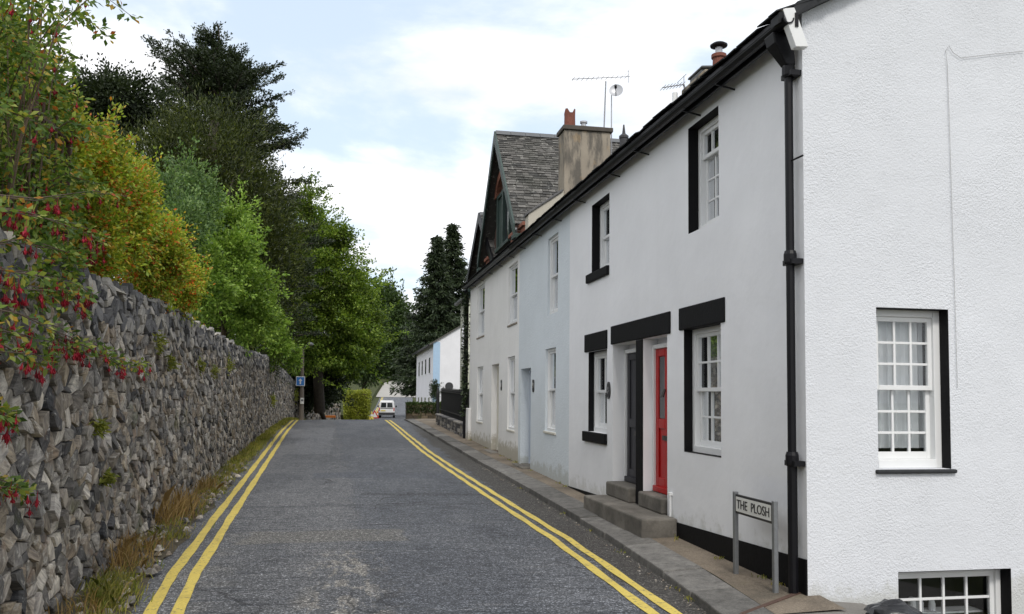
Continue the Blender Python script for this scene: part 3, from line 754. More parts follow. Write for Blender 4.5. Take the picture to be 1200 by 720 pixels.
    x0 = 3.56; rx = 6.9
    z0 = lambda y: EAVE(y)+.03
    rz = lambda y: z0(y)+(rx-x0)*PITCH
    for i in range(8):
        ya, yb = y0+(y1-y0)*i/8, y0+(y1-y0)*(i+1)/8
        for (xa, xb, fa, fb) in ((x0, rx, z0, rz), (rx, 2*rx-x0, rz, z0)):
            r.add([(xa, ya, fa(ya)), (xb, ya, fb(ya)), (xb, yb, fb(yb)), (xa, yb, fa(yb)), (xa, ya, fa(ya)-.035), (xb, ya, fb(ya)-.035), (xb, yb, fb(yb)-.035), (xa, yb, fa(yb)-.035)],
                  [(0,1,2,3), (7,6,5,4), (0,4,5,1), (1,5,6,2), (2,6,7,3), (3,7,4,0)])
    slate_field(r, (x0-.03, y0-.03, z0(y0)+.004), (0, 1, .0139), Vector((1, 0, PITCH)).normalized(), y1-y0+.03, (rx-x0)/math.cos(R(28)), .22, .3, 5)
    ro = r.build('roof', M['sill_slate'], h, recalc=False)
    rr = MB(); rs = random.Random(4)     # ragged verge: slate ends bedded on the gable
    x = 3.52
    while x < 6.8:
        w = rs.uniform(.10, .24); zz = z0(6.5)+(x-x0)*PITCH-.012
        rr.add([(x, 6.50-rs.uniform(.0, .035), zz-.028-rs.uniform(0, .03)), (x+w, 6.50-rs.uniform(0, .03), zz+w*PITCH-.025-rs.uniform(0, .02)), (x+w, 6.50-rs.uniform(.01, .04), zz+w*PITCH+.040), (x, 6.47, zz+.040),
                (x, 6.62, zz-.03), (x+w, 6.62, zz+w*PITCH-.03), (x+w, 6.62, zz+w*PITCH+.040), (x, 6.62, zz+.040)], [(0,1,2,3), (4,7,6,5), (0,4,5,1), (2,6,7,3), (0,3,7,4), (1,5,6,2)])
        x += w
    rr.build('verge_slates', M['sill_slate'], ro)
    eaves(h, 6.46, 14.40, brackets=(7.9, 8.75, 10.4, 11.6, 13.4))
    # rainwater: hopper, downpipe
    d = MB(); px, py = 3.725, 6.70
    d.tube([(px, py, 2.95), (px, py, -.55)], .036, 10)
    d.tube([(px, py, -.53), (px, py, -1.62)], .042, 10)
    for z in (2.86, 1.22, -.50): d.lathe((px, py, z-.06), [(.048, 0), (.055, .02), (.055, .09), (.046, .12)], 12)
    dp = d.build('downpipe', M['black_paint'], h, smooth=False)
    for z in (2.80, 1.16, -.56): b = MB(); b.box((3.70, py-.085, z), (3.8, py+.085, z+.045)); b.build('pipe_bracket', M['black_paint'], dp)
    b = MB(); b.tube([(px, py, 2.06), (3.74, 6.50, 2.06)], .008, 6); b.build('pipe_bracket', M['black_paint'], dp)
    hp = MB(); hp.add([(3.545, 6.63, 3.17), (3.745, 6.63, 3.17), (3.745, 6.80, 3.17), (3.545, 6.80, 3.17), (3.565, 6.635, 3.08), (3.745, 6.635, 3.08), (3.745, 6.79, 3.08), (3.565, 6.79, 3.08), (3.68, 6.655, 2.90), (3.77, 6.655, 2.90), (3.77, 6.745, 2.90), (3.68, 6.745, 2.90)],
           [(0,1,2,3), (0,4,5,1), (1,5,6,2), (2,6,7,3), (3,7,4,0), (4,8,9,5), (5,9,10,6), (6,10,11,7), (7,11,8,4), (8,11,10,9)])
    hp.build('hopper', M['black_paint'], dp, bevel=.01)
    wb = MB(); wb.add([(3.55, 6.47, 3.30), (3.66, 6.47, 3.32), (3.66, 6.55, 3.32), (3.55, 6.55, 3.30), (3.67, 6.47, 2.98), (3.785, 6.47, 2.99), (3.785, 6.55, 2.99), (3.67, 6.55, 2.98)],
           [(0,1,2,3), (7,6,5,4), (0,4,5,1), (1,5,6,2), (2,6,7,3), (3,7,4,0)])
    wb.build('barge_end', ww, h, bevel=.005)
    # chimney with cowl
    ch = MB(); ch.box((5.6, 12.65, 3.9), (6.5, 13.55, 5.22)); ch.box((5.55, 12.6, 5.22), (6.55, 13.6, 5.30))
    st = ch.build('chimney', M['stack'], h, bevel=.02)
    def pot(c, r, H, nm='chimney_pot', mat='terracotta'):
        q = MB(); q.lathe(c, [(r*.95, 0), (r, H*.5), (r*.95, H*.85), (r*1.18, H*.87), (r*1.18, H), (r*.8, H), (r*.8, H*.9)], 14); return q.build(nm, M[mat], st)
    pc = at(842.5, 84, 12.95); pot((pc[0], 12.95, 5.28), .105, .42)
    q = MB(); zt = 5.70; q.lathe((pc[0], 12.95, zt-.04), [(.06, 0), (.06, .17)], 10); q.build('flue_liner', M['wire'], st)
    q = MB(); q.lathe((pc[0], 12.95, zt+.12), [(.07, 0), (.14, .02), (.145, .045), (.10, .075), (.02, .09)], 14); q.build('cowl', M['black_paint'], st)
    q = MB(); q.box((5.62, 12.9, 5.30), (5.98, 13.4, 5.42)); q.add([(5.6, 12.85, 5.42), (6.0, 12.85, 5.46), (6.0, 13.45, 5.46), (5.6, 13.45, 5.42), (5.6, 12.85, 5.46), (6.0, 12.85, 5.50), (6.0, 13.45, 5.50), (5.6, 13.45, 5.46)], [(3,2,1,0), (4,5,6,7), (0,1,5,4), (1,2,6,5), (2,3,7,6), (3,0,4,7)]); q.build('capped_flue', M['lead'], st, bevel=.02)
    q = MB(); vp = at_x(791, 128, 5.3); q.tube([(5.3, vp[1], 4.2), (5.3, vp[1], at_x(791, 109, 5.3)[2])], .045, 10); q.build('vent_pipe', ww, h)
    return h

def eaves(h, y0, y1, brackets=(), gut='black_paint', soffit='black_paint'):
    """fascia, half-round gutter and its rods."""
    m = MB(); n = 10
    for i in range(n):
        a, b = y0+(y1-y0)*i/n, y0+(y1-y0)*(i+1)/n
        za, zb = EAVE(a), EAVE(b)
        m.add([(3.66, a, za-.07), (3.69, a, za-.07), (3.69, a, za+.05), (3.66, a, za+.05), (3.66, b, zb-.07), (3.69, b, zb-.07), (3.69, b, zb+.05), (3.66, b, zb+.05)],
              [(0,3,2,1), (4,5,6,7), (0,1,5,4), (2,3,7,6), (3,0,4,7), (1,2,6,5)])
    m.build('fascia', M[soffit], h, recalc=False)
    m = MB()
    for i in range(n):
        a, b = y0+.06+(y1-y0-.06)*i/n, y0+.06+(y1-y0-.06)*(i+1)/n; za, zb = EAVE(a), EAVE(b)
        m.add([(3.545, a, za-.005), (3.66, a, za-.005), (3.66, a, za+.055), (3.545, a, za+.030), (3.545, b, zb-.005), (3.66, b, zb-.005), (3.66, b, zb+.055), (3.545, b, zb+.030)], [(0,3,2,1), (4,5,6,7), (0,1,5,4), (2,3,7,6), (3,0,4,7)])
    m.build('tilting_fillet', M[soffit], h, recalc=False)
    g = MB(); prof = [(3.60+.052*math.cos(t), .052*math.sin(t)) for t in [math.pi+math.pi*k/8 for k in range(9)]]
    prof2 = [(3.60+.043*math.cos(t), .043*math.sin(t)+.004) for t in [math.pi+math.pi*k/8 for k in range(9)]][::-1]
    ring = prof+prof2; k = len(ring); secs = []
    for i in range(n+1):
        y = y0+(y1-y0)*i/n; base = len(g.v); secs.append(base)
        g.v += [(x, y, EAVE(y)+.0+z) for x, z in ring]
    for i in range(n):
        for j in range(k): g.f.append((secs[i]+j, secs[i]+(j+1)%k, secs[i+1]+(j+1)%k, secs[i+1]+j)); g.m.append(0)
    for s_ in (secs[0], secs[-1]):
        for j in range(8): g.f.append((s_+j, s_+j+1, s_+k-2-j, s_+k-1-j)); g.m.append(0)
    go = g.build('gutter', M[gut], h)
    if brackets:
        for y in brackets:
            b = MB(); b.tube([(3.59, y, EAVE(y)-.070), (3.81, y, EAVE(y)-.11)], .010, 6); b.build('gutter_bracket', M[gut], go)
near_cottage()

def terrace_shell(h, y0, y1, wallmat, holes, rec, depth=6, reveal_d=.2):
    m = MB(); wall_with_holes(m, FX, y0, y1, -2.2, lambda u: EAVE(u)+.1, holes)
    for hh in holes: reveal(m, FX, hh, reveal_d+.06 if hh[2] < -1.3 else .12)
    for yy in (y0, y1): m.quad((3.8, yy, -2), (3.8+depth, yy, -2), (3.8+depth, yy, 3.4), (3.8, yy, 3.4))
    m.quad((3.8+depth, y0, -2), (3.8+depth, y1, -2), (3.8+depth, y1, 3.4), (3.8+depth, y0, 3.4))
    m.build('front_wall', wallmat, h, recalc=False)
def number_plate(h, u, v, text, w=.075, hh=.12):
    m = MB(); n = 16
    pts = [(u+w*math.copysign(abs(math.cos(a))**.6, math.cos(a)), v+hh*math.copysign(abs(math.sin(a))**.6, math.sin(a))) for a in [2*math.pi*i/n for i in range(n)]]
    m.prism(pts, lambda a, b: FX.p(a, b, 0), lambda a, b: FX.p(a, b, .018))
    p = m.build('number_plaque', M['plate_black'], h)
    numerals('numeral', text, FX, u, v, .02, .17, M['plate_white'], p)

def blue_cottage():
    h = empty('blue_cottage', (3.8, 16.6, -1.55), 'pale blue roughcast terraced cottage in the middle of the row, numbered nine', 'house')
    D = (17.55, 18.62, -1.50, .63); W1 = (15.38, 16.22, -.64, .94); W2 = (15.25, 16.08, 1.59, 3.08)
    terrace_shell(h, 14.402, 18.85, M['blue_wall'], [D, W1, W2], .2, 6, .2)
    window(h, FX, *W1, .045, 1, 1, 1, M['white_wood'], back='room', fw=.05, sill=(15.33, 16.27, -.69, -.642, .03, M['cream_wood']))
    window(h, FX, *W2, .045, 1, 1, 1, M['white_wood'], back='room', fw=.05)
    door(h, FX, *D, .22, M['blue_wood'], M['blue_wood'], (-.3,), 'pale blue door set in a deep recess', furniture=True, handle_u=17.7)
    number_plate(h, 17.27, .24, '9', .075, .13)
    m = MB(); m.box((3.62, 17.5, -1.62), (3.80-.002, 18.66, -1.455)); m.box((3.80, 17.56, -1.5), (4.05, 18.61, -1.452)); m.build('door_step', M['stone_step'], h, bevel=.02)
    eaves(h, 14.402, 18.85, brackets=(15.0, 16.6, 18.2))
    # slated roof, raised gable with its stack
    r = MB(); x0, rx = 3.57, 7.0; z0 = lambda y: EAVE(y)+.03; P2 = math.tan(R(31))
    for (xa, xb, sa, sb) in ((x0, rx, 0, 1), (rx, 10.4, 1, 0)):
        A = lambda y, s: z0(y)+s*(rx-x0)*P2
        r.add([(xa, 14.402, A(14.4, sa)), (xb, 14.402, A(14.4, sb)), (xb, 18.84, A(18.84, sb)), (xa, 18.84, A(18.84, sa))]+[(xa, 14.402, A(14.4, sa)-.07), (xb, 14.402, A(14.4, sb)-.07), (xb, 18.84, A(18.84, sb)-.07), (xa, 18.84, A(18.84, sa)-.07)],
              [(0,1,2,3), (7,6,5,4), (0,4,5,1), (1,5,6,2), (2,6,7,3), (3,7,4,0)])
    slate_field(r, (x0-.03, 14.402, z0(14.4)+.004), (0, 1, .011), Vector((1, 0, P2)).normalized(), 4.43, 3.95, .22, .3, 8)
    r.build('roof', M['sill_slate'], h, recalc=False)
def cream_cottage():
    h = empty('cream_cottage', (3.8, 22.6, -1.45), 'far cream white terraced cottage with stained base and rendered chimney stack', 'house')
    U1 = (19.08, 20.2, 1.73, 3.14); U2 = (23.85, 25.2, 1.76, 3.28); W1 = (19.3, 20.2, -.76, .96); D = (21.4, 22.5, -1.42, .86); W3 = (24.0, 25.1, -.71, .88)
    terrace_shell(h, 18.852, 26.7, M['cream_wall'], [U1, U2, W1, D, W3], .2, .64, .2)
    for w in (U1, U2, W1, W3): window(h, FX, *w, .04, 1, 1, 1, M['white_wood'], back='room', fw=.05, room=.25, sill=(w[0]-.03, w[1]+.03, w[2]-.05, w[2]-.002, .02, M['stack'] if w[2] > 0 else M['cream_wood']))
    door(h, FX, *D, .18, M['cream_wood'], M['cream_wood'], (-.3,), 'cream door flush in a pale frame', handle_u=21.52)
    number_plate(h, 21.0, .30, '8', .07, .13)
    m = MB(); m.box((3.6, 21.35, -1.6), (3.798, 22.55, -1.385)); m.build('door_step', M['concrete'], h, bevel=.02)
    m = MB(); m.box((3.70, 26.2, -1.6), (3.797, 26.75, -.35)); m.build('buttress', M['cream_wall'], h, bevel=.02)
    eaves(h, 18.852, 26.75, brackets=(19.5, 21, 22.5, 24, 25.5), gut='lead')
    r = MB(); zt = lambda y: EAVE(y)+.03
    r.add([(3.56, 18.86, zt(18.86)), (4.45, 18.86, zt(18.86)+.5), (4.45, 26.75, zt(26.75)+.5), (3.56, 26.75, zt(26.75)), (3.56, 18.86, zt(18.86)-.06), (4.45, 18.86, zt(18.86)+.44), (4.45, 26.75, zt(26.75)+.44), (3.56, 26.75, zt(26.75)-.06)],
          [(0,1,2,3), (7,6,5,4), (0,4,5,1), (1,5,6,2), (2,6,7,3), (3,7,4,0)])
    slate_field(r, (3.54, 18.86, zt(18.86)+.004), (0, 1, .01), Vector((.89, 0, .5)).normalized(), 7.9, 1.0, .22, .3, 9)
    r.build('roof', M['sill_slate'], h, recalc=False)
    # raised gable parapet and stack
    sl = .70; z_at = lambda x: 4.23+(x-4.06)*sl
    poly = [(4.0, 3.3), (7.6, 3.3), (7.6, z_at(7.6)), (4.0, z_at(4.0))]
    p = MB(); p.prism(poly, lambda a, b: (a, 18.87, b), lambda a, b: (a, 19.22, b))
    pw = p.build('parapet', M['parapet'], h)
    for a, b in ((3.96, 4.80), (5.98, 7.7)):
        c = MB(); c.add([(a, 18.83, z_at(a)+.003), (b, 18.83, z_at(b)+.003), (b, 19.26, z_at(b)+.003), (a, 19.26, z_at(a)+.003), (a, 18.83, z_at(a)+.06), (b, 18.83, z_at(b)+.06), (b, 19.26, z_at(b)+.06), (a, 19.26, z_at(a)+.06)],
          [(3,2,1,0), (4,5,6,7), (0,1,5,4), (1,2,6,5), (2,3,7,6), (3,0,4,7)])
        c.build('coping', M['slate_stone'], pw, bevel=.01)
    s = MB(); s.box((4.83, 18.84, 3.6), (5.94, 19.42, 6.20)); st = s.build('chimney', M['stack'], h, bevel=.02)
    s = MB(); s.box((4.79, 18.79, 6.20), (5.99, 19.47, 6.30)); s.add([(4.82, 18.82, 6.30), (5.95, 18.82, 6.30), (5.95, 19.44, 6.30), (4.82, 19.44, 6.30), (5.0, 19.0, 6.37), (5.8, 19.0, 6.37), (5.8, 19.25, 6.37), (5.0, 19.25, 6.37)], [(4,5,6,7), (0,1,5,4), (1,2,6,5), (2,3,7,6), (3,0,4,7)])
    s.build('chimney_cap', simple('dark_mossy_cap', (.075,.066,.055), .9, var=.4), st, bevel=.01)
    q = MB(); n = 14; cx_, cy_ = 5.02, 19.1
    rings = [(.135, 6.32), (.13, 6.60), (.135, 6.66)]
    vs = []; 
    for r_, z_ in rings:
        for k in range(n): a = 2*math.pi*k/n; vs.append((cx_+r_*math.cos(a), cy_+r_*math.sin(a), z_ + (.10 if (z_ > 6.65 and k % 4 < 2) else 0)))
    q.add(vs, [(i*n+k, i*n+(k+1)%n, (i+1)*n+(k+1)%n, (i+1)*n+k) for i in range(2) for k in range(n)]); q.build('chimney_pot', M['terracotta'], st)
    q = MB(); q.lathe((5.36, 19.1, 6.33), [(.06, 0), (.06, .12), (.09, .13), (.09, .17), (.03, .19)], 10); q.build('flue_vent', M['wire'], st)
    q = MB(); pp = at(731, 165, 22.5); q.lathe((pp[0], 22.5, pp[2]-.5), [(.12, 0), (.12, .55), (.14, .56), (.14, .62), (.05, .7), (.02, .95)], 10); q.build('distant_pot', M['plastic_dark'], h)
    # dark ivy-clad pipe at the far corner
    d = MB(); d.tube([(3.66, 26.82, 3.4), (3.70, 26.85, 3.2), (3.70, 26.85, -1.4)], .07, 8)
    dpo = d.build('downpipe', M['black_paint'], h)
    n = 900; Pn = np.stack([3.68+RNG.normal(size=n)*.05, 26.8+RNG.normal(size=n)*.06, RNG.uniform(-.6, 3.3, n)], 1)
    leaves('ivy', Pn, RNG.normal(size=(n, 3))+np.array([-.6, -.4, -.3]), .09, M['l_conifer'], dpo, .7)
blue_cottage(); cream_cottage()

# ---------------------------------------------------------------- gabled house above the row
def gabled_house():
    h = empty('gabled_house', (4.5, 25, -1.5), 'tall brick house with steep slated gable and green barge boards behind the terrace', 'house')
    X0 = 4.46; gables = ((24.85, 3.05, 7.93, 4.55), (29.0, 2.9, 6.35, 4.35))
    b = MB(); b.box((X0+.12, 19.3, -1.8), (12, 31.6, 4.30))
    b.prism([(gables[0][0]-2.7, 4.3), (gables[0][0]+2.7, 4.3), (gables[0][0], 7.35)], lambda u, v: (X0+.12, u, v), lambda u, v: (11.5, u, v))
    b.build('wall', M['brick'], h)
    for gi, (yc, hw, za, ze) in enumerate(gables):
        r = MB(); Hs = math.hypot(hw, za-ze); x0 = X0-.22 if gi == 0 else X0-.05
        for sgn in (-1, 1):
            e0 = (x0, yc+sgn*hw, ze); s_ = Vector((0, -sgn*hw, za-ze)).normalized()
            slate_field(r, e0, (1, 0, 0), s_, 7.5, Hs, .15, .22, 20+gi*3+sgn)
            nrm = Vector((0, sgn*(za-ze), hw)).normalized()*-.05
            P = [Vector(e0), Vector((x0+7.5, yc+sgn*hw, ze)), Vector((x0+7.5, yc, za)), Vector((x0, yc, za))]; Q = [p+nrm for p in P]
            r.add(P+Q, [(0,1,2,3), (7,6,5,4), (0,4,5,1), (1,5,6,2), (2,6,7,3), (3,7,4,0)])
        ro = r.build('roof', M['roof_slate'], h, recalc=False)
        rd = MB(); x = x0
        while x < x0+7.4:
            rd.add([(x, yc-.16, za-.09), (x+.44, yc-.16, za-.09), (x+.44, yc, za+.07), (x, yc, za+.07), (x, yc+.16, za-.09), (x+.44, yc+.16, za-.09)], [(0,1,2,3), (3,2,5,4), (0,3,4), (1,5,2)]); x += .45
        rd.build('ridge_tile', M['lead'], ro)
        t = .25
        for sgn in (-1, 1):
            bb = MB()
            ye, zE = yc+sgn*(hw+.10), ze-.10
            bb.add([(x0-.05, ye, zE-t*.9), (x0-.05, yc, za-t*1.25), (x0-.05, yc, za+.04), (x0-.05, ye, zE+.10), (x0+.0, ye, zE-t*.9), (x0+.0, yc, za-t*1.25), (x0+.0, yc, za+.04), (x0+.0, ye, zE+.10)],
                   [(0,1,2,3), (7,6,5,4), (0,4,5,1), (1,5,6,2), (2,6,7,3), (3,7,4,0)])
            bb.build('barge_board', M['green_paint'] if gi == 0 else M['black_paint'], h)
        for sgn in (-1, 1):
            sb = MB(); sb.box((x0-.06, yc+sgn*hw-.32, ze-.42), (X0+.5, yc+sgn*hw+.12, ze-.30)); sb.box((x0+.02, yc+sgn*hw-.2, ze-.62), (x0+.14, yc+sgn*hw-.1, ze-.42))
            sb.build('boxed_eave', M['green_paint'], h, bevel=.01)
    F = Fac('x', X0+.11)
    w = MB(); yc = 24.85
    F.box(w, yc-1.05, yc-.92, 4.55, 6.1, -.05, .10); F.box(w, yc+.92, yc+1.05, 4.55, 6.1, -.05, .10); F.box(w, yc-.08, yc+.08, 4.55, 6.1, -.05, .11); F.box(w, yc-1.05, yc+1.05, 6.1, 6.22, -.05, .10); F.box(w, yc-1.1, yc+1.1, 4.45, 4.55, -.05, .14)
    w.box(F.p(yc+.10, 4.55, .02), F.p(yc+.92, 6.1, .05))
    wo = w.build('window', M['green_paint'], h, bevel=.01)
    g = MB(); F.quad(g, yc-.92, yc-.08, 4.55, 6.1, .03); g.build('pane', M['car_glass'], wo, recalc=False)
    a = MB(); n = 10
    for i in range(n):
        t0, t1 = math.pi*i/n, math.pi*(i+1)/n
        a.prism([(yc+1.05*math.cos(t0), 6.2+.5*math.sin(t0)), (yc+1.35*math.cos(t0), 6.2+.72*math.sin(t0)), (yc+1.35*math.cos(t1), 6.2+.72*math.sin(t1)), (yc+1.05*math.cos(t1), 6.2+.5*math.sin(t1))], lambda u, v: F.p(u, v, -.02), lambda u, v: F.p(u, v, .12))
    a.build('brick_arch', M['redstone'], h)
    for y in (21.6, 22.9, 27.2): a = MB(); F.box(a, y-.28, y+.28, 3.75, 4.42, -.05, .16); F.box(a, y-.34, y+.34, 4.42, 4.52, -.05, .22); a.build('brick_corbel', M['redstone'], h, bevel=.01)
    d = MB(); d.tube([(X0-.2, 21.75, 4.42), (X0-.1, 22.0, 4.15), (X0-.02, 22.3, 4.05), (X0-.02, 22.3, 3.6)], .045, 8); d.build('downpipe', M['wire'], h)
gabled_house()

# ---------------------------------------------------------------- aerials
def yagi(name, base, top, a, b, label, n=12, parent=None):
    e = empty(name, base, label, 'aerial')
    m = MB(); m.tube([base, top], .018, 6); m.build('mast', M['wire'], e)
    m = MB(); A, B = Vector(a), Vector(b); m.tube([A, B], .010, 5); d = (B-A)
    for i in range(n):
        c = A+d*(i+.3)/n; m.tube([c+Vector((0, -.14, -.0)), c+Vector((0, .14, 0))], .006, 4)
    c = B-d*.02; m.tube([c+Vector((0, 0, -.15)), c+Vector((0, 0, .15))], .008, 4); m.tube([c+Vector((-.04, -.2, .1)), c+Vector((-.04, .2, .1))], .006, 4)
    m.build('boom', M['wire'], e)
    return e
yagi('tv_aerial', (5.98, 19.6, 5.6), (5.93, 19.2, 7.56), at(670, 93, 19.2), at(738, 90, 19.2), 'long television aerial on a thin mast beside the big rendered chimney')
yagi('tv_aerial', (5.72, 13.58, 5.0), at(801, 99, 13.5), at(776, 103, 13.5), at(802, 99, 13.5), 'short television aerial beside the low chimney with the red pot', 7)
def dish():
    c = Vector(at(722, 106, 19.0)); e = empty('satellite_dish', (c.x, 19.3, 5.5), 'round grey satellite dish on a pole right of the big chimney', 'satellite dish')
    m = MB(); m.tube([(c.x-.05, 19.2, 5.5), (c.x-.05, 19.2, c.z-.05), (c.x, 19.08, c.z)], .018, 6); m.build('pole', M['wire'], e)
    ax = Vector((-.35, -.9, .25)).normalized(); u = ax.cross(Vector((0, 0, 1))).normalized(); v = u.cross(ax)
    d = MB(); n = 20; vs = []; fs = []
    for r, k in ((0.001, -.05), (.06, -.04), (.12, -.02), (.165, 0)):
        for i in range(n): a = 2*math.pi*i/n; vs.append(c+ax*k+(u*math.cos(a)+v*math.sin(a))*r)
    for j in range(3):
        for i in range(n): fs.append((j*n+i, j*n+(i+1)%n, (j+1)*n+(i+1)%n, (j+1)*n+i))
    d.add(vs, fs); d.build('reflector', M['wire'], e, smooth=True)
    a = MB(); a.tube([c-v*.16, c-v*.05+ax*.2], .010, 6); a.tube([c-v*.05+ax*.16, c-v*.02+ax*.24], .03, 8); a.build('feed_arm', M['plastic_dark'], e)
dish()

# ================================================================ stone wall (left)
def voronoi_rows(u0, u1, v0, topf, rs):
    pts = []; v = v0
    while v < 3.1:
        zone_top = v > 2.0; kind = rs.random()
        flat = zone_top or kind < .30
        h = rs.uniform(.034, .06) if flat else rs.uniform(.075, .14)
        u = u0-rs.random()*.2
        while u < u1:
            tp = topf(u)
            if v < tp+.25:
                far = min(1.4, 1 + max(0, (u-22))*.02)
                w = (rs.uniform(.16, .46) if flat else rs.choice((rs.uniform(.09, .16), rs.uniform(.15, .28), rs.uniform(.22, .42))))*(.8+.2*far)
                k = .14 if flat else .20
                sub = (not flat) and w > .2 and rs.random() < .2
                pu = u+w*.5+rs.uniform(-.12, .12)*w
                if sub:
                    pts.append((pu, v-h*.28+rs.uniform(-.1, .1)*h, v > tp-.40)); pts.append((pu+rs.uniform(-.2, .2)*w, v+h*.25+rs.uniform(-.1, .1)*h, v > tp-.40))
                else: pts.append((pu, v+rs.uniform(-k, k)*h, v > tp-.40))
                u += w
            else: u += .3
        v += h
    return pts
def clip(poly, px, py, qx, qy):
    mx, my, nx, ny = (px+qx)/2, (py+qy)/2, qx-px, qy-py
    out = []; n = len(poly)
    for i in range(n):
        a, b = poly[i], poly[(i+1) % n]
        da = (a[0]-mx)*nx+(a[1]-my)*ny; db = (b[0]-mx)*nx+(b[1]-my)*ny
        if da <= 0: out.append(a)
        if (da < 0 < db) or (db < 0 < da):
            t = da/(da-db); out.append((a[0]+(b[0]-a[0])*t, a[1]+(b[1]-a[1])*t))
    return out
def stone_wall():
    rs = random.Random(11)
    w = empty('stone_wall', (-2.3, 20, -1.5), 'long grey rubble stone wall along the left side of the road', 'wall')
    base = lambda y: smooth_zr(y)-.15
    topf = lambda u: wall_top(u)-base(u)
    pts = voronoi_rows(3.2, 52.5, .0, topf, rs)
    cell = .36; grid = {}
    for i, (a, b, _) in enumerate(pts): grid.setdefault((int(a//cell), int(b//cell)), []).append(i)
    face = MB(); slates = MB()
    for i, (a, b, top) in enumerate(pts):
        tp = topf(a)
        if b > tp-.01 or b < -.05: continue
        poly = [(a-.45, b-.25), (a+.45, b-.25), (a+.45, b+.25), (a-.45, b+.25)]
        gx, gy = int(a//cell), int(b//cell)
        nb = [j for ix in (gx-1, gx, gx+1) for iy in (gy-1, gy, gy+1) for j in grid.get((ix, iy), ()) if j != i]
        nb.sort(key=lambda j: (pts[j][0]-a)**2+(pts[j][1]-b)**2)
        for j in nb[:26]:
            poly = clip(poly, a, b, pts[j][0], pts[j][1])
            if len(poly) < 3: break
        if len(poly) < 3: continue
        n = len(poly); cu = sum(p[0] for p in poly)/n; cv = sum(p[1] for p in poly)/n
        ext = max(math.hypot(p[0]-cu, p[1]-cv) for p in poly)
        dep = rs.uniform(-.002, .028) + (.0 if not top else rs.uniform(0, .03)); tu, tv = rs.gauss(0, .09), rs.gauss(-.05, .17)
        if rs.random() < .14: dep += .022
        if rs.random() < .12: dep -= .018
        wx = wall_x(cu); bz = base(cu)
        gap = .935 if not top else .95
        lean = -.02*cv
        def P(u, v, d): return (wx+lean+d, u, bz+v)
        vs = []
        for pu, pv in poly: vs.append(P(cu+(pu-cu)*gap, cv+(pv-cv)*gap, -.05))
        for pu, pv in poly:
            q = gap-rs.uniform(.01, .07); du, dv = (pu-cu)*q, (pv-cv)*q
            vs.append(P(cu+du, cv+dv, dep-.002+tu*du+tv*dv+rs.uniform(-.008, .004)))
        for pu, pv in poly:
            q = rs.uniform(.50, .84); du, dv = (pu-cu)*q, (pv-cv)*q
            vs.append(P(cu+du, cv+dv, dep+.003+tu*du+tv*dv+rs.uniform(-.005, .005)))
        oc = rs.uniform(-.25, .25)*ext
        vs.append(P(cu+oc*.6, cv+oc*.4, dep+.004+tu*oc*.6+tv*oc*.4+rs.uniform(-.010, .010)))
        fs = []
        for k in range(n):
            k2 = (k+1) % n
            fs.append((k, k2, n+k2, n+k))
            if rs.random() < .5: fs += [(n+k, n+k2, 2*n+k2), (n+k, 2*n+k2, 2*n+k)]
            else: fs += [(n+k, n+k2, 2*n+k), (n+k2, 2*n+k2, 2*n+k)]
            fs.append((2*n+k, 2*n+k2, 3*n))
        (slates if top else face).add(vs, fs)
    face.build('stone_face', M['stone'], w, recalc=False)
    slates.build('slate_courses', M['slate_stone'], w, recalc=False)
    # coping: rough flat slates lying across the top
    cp = MB(); y = 3.2
    while y < 52.5:
        L = rs.uniform(.14, .5); zt = wall_top(y)-.03+rs.uniform(-.015, .025); th = rs.uniform(.02, .045); x1 = wall_x(y)-.05+rs.uniform(-.03, .06)
        vs = []
        for zz in (zt-th, zt):
            for (dx, dy) in ((x1, y), (x1+rs.uniform(-.04, .04), y+L), (x1-.5, y+L), (x1-.5, y)): vs.append((dx+rs.uniform(-.015, .015), dy+rs.uniform(-.03, .03), zz+rs.uniform(-.012, .012)))
        cp.add(vs, [(0,3,2,1), (4,5,6,7), (0,1,5,4), (1,2,6,5), (2,3,7,6), (3,0,4,7)]); y += L*.86
    cp.build('coping', M['slate_stone'], w, recalc=False)
    core = MB(); ys = list(np.arange(-6, 52.6, 1.0)); 
    for y in ys:
        x = wall_x(y)-.045; core.v += [(x, y, base(y)-.2), (x-.05, y, wall_top(y)-.09), (x-.5, y, wall_top(y)-.09), (x-.55, y, base(y)-.2)]
    for i in range(len(ys)-1):
        for k in range(4): core.f.append((4*i+k, 4*i+(k+1)%4, 4*i+4+(k+1)%4, 4*i+4+k)); core.m.append(0)
    core.f += [(0,1,2,3), tuple(4*(len(ys)-1)+k for k in (3,2,1,0))]; core.m += [0, 0]
    core.build('core', M['mortar'], w)
    return w
stone_wall()

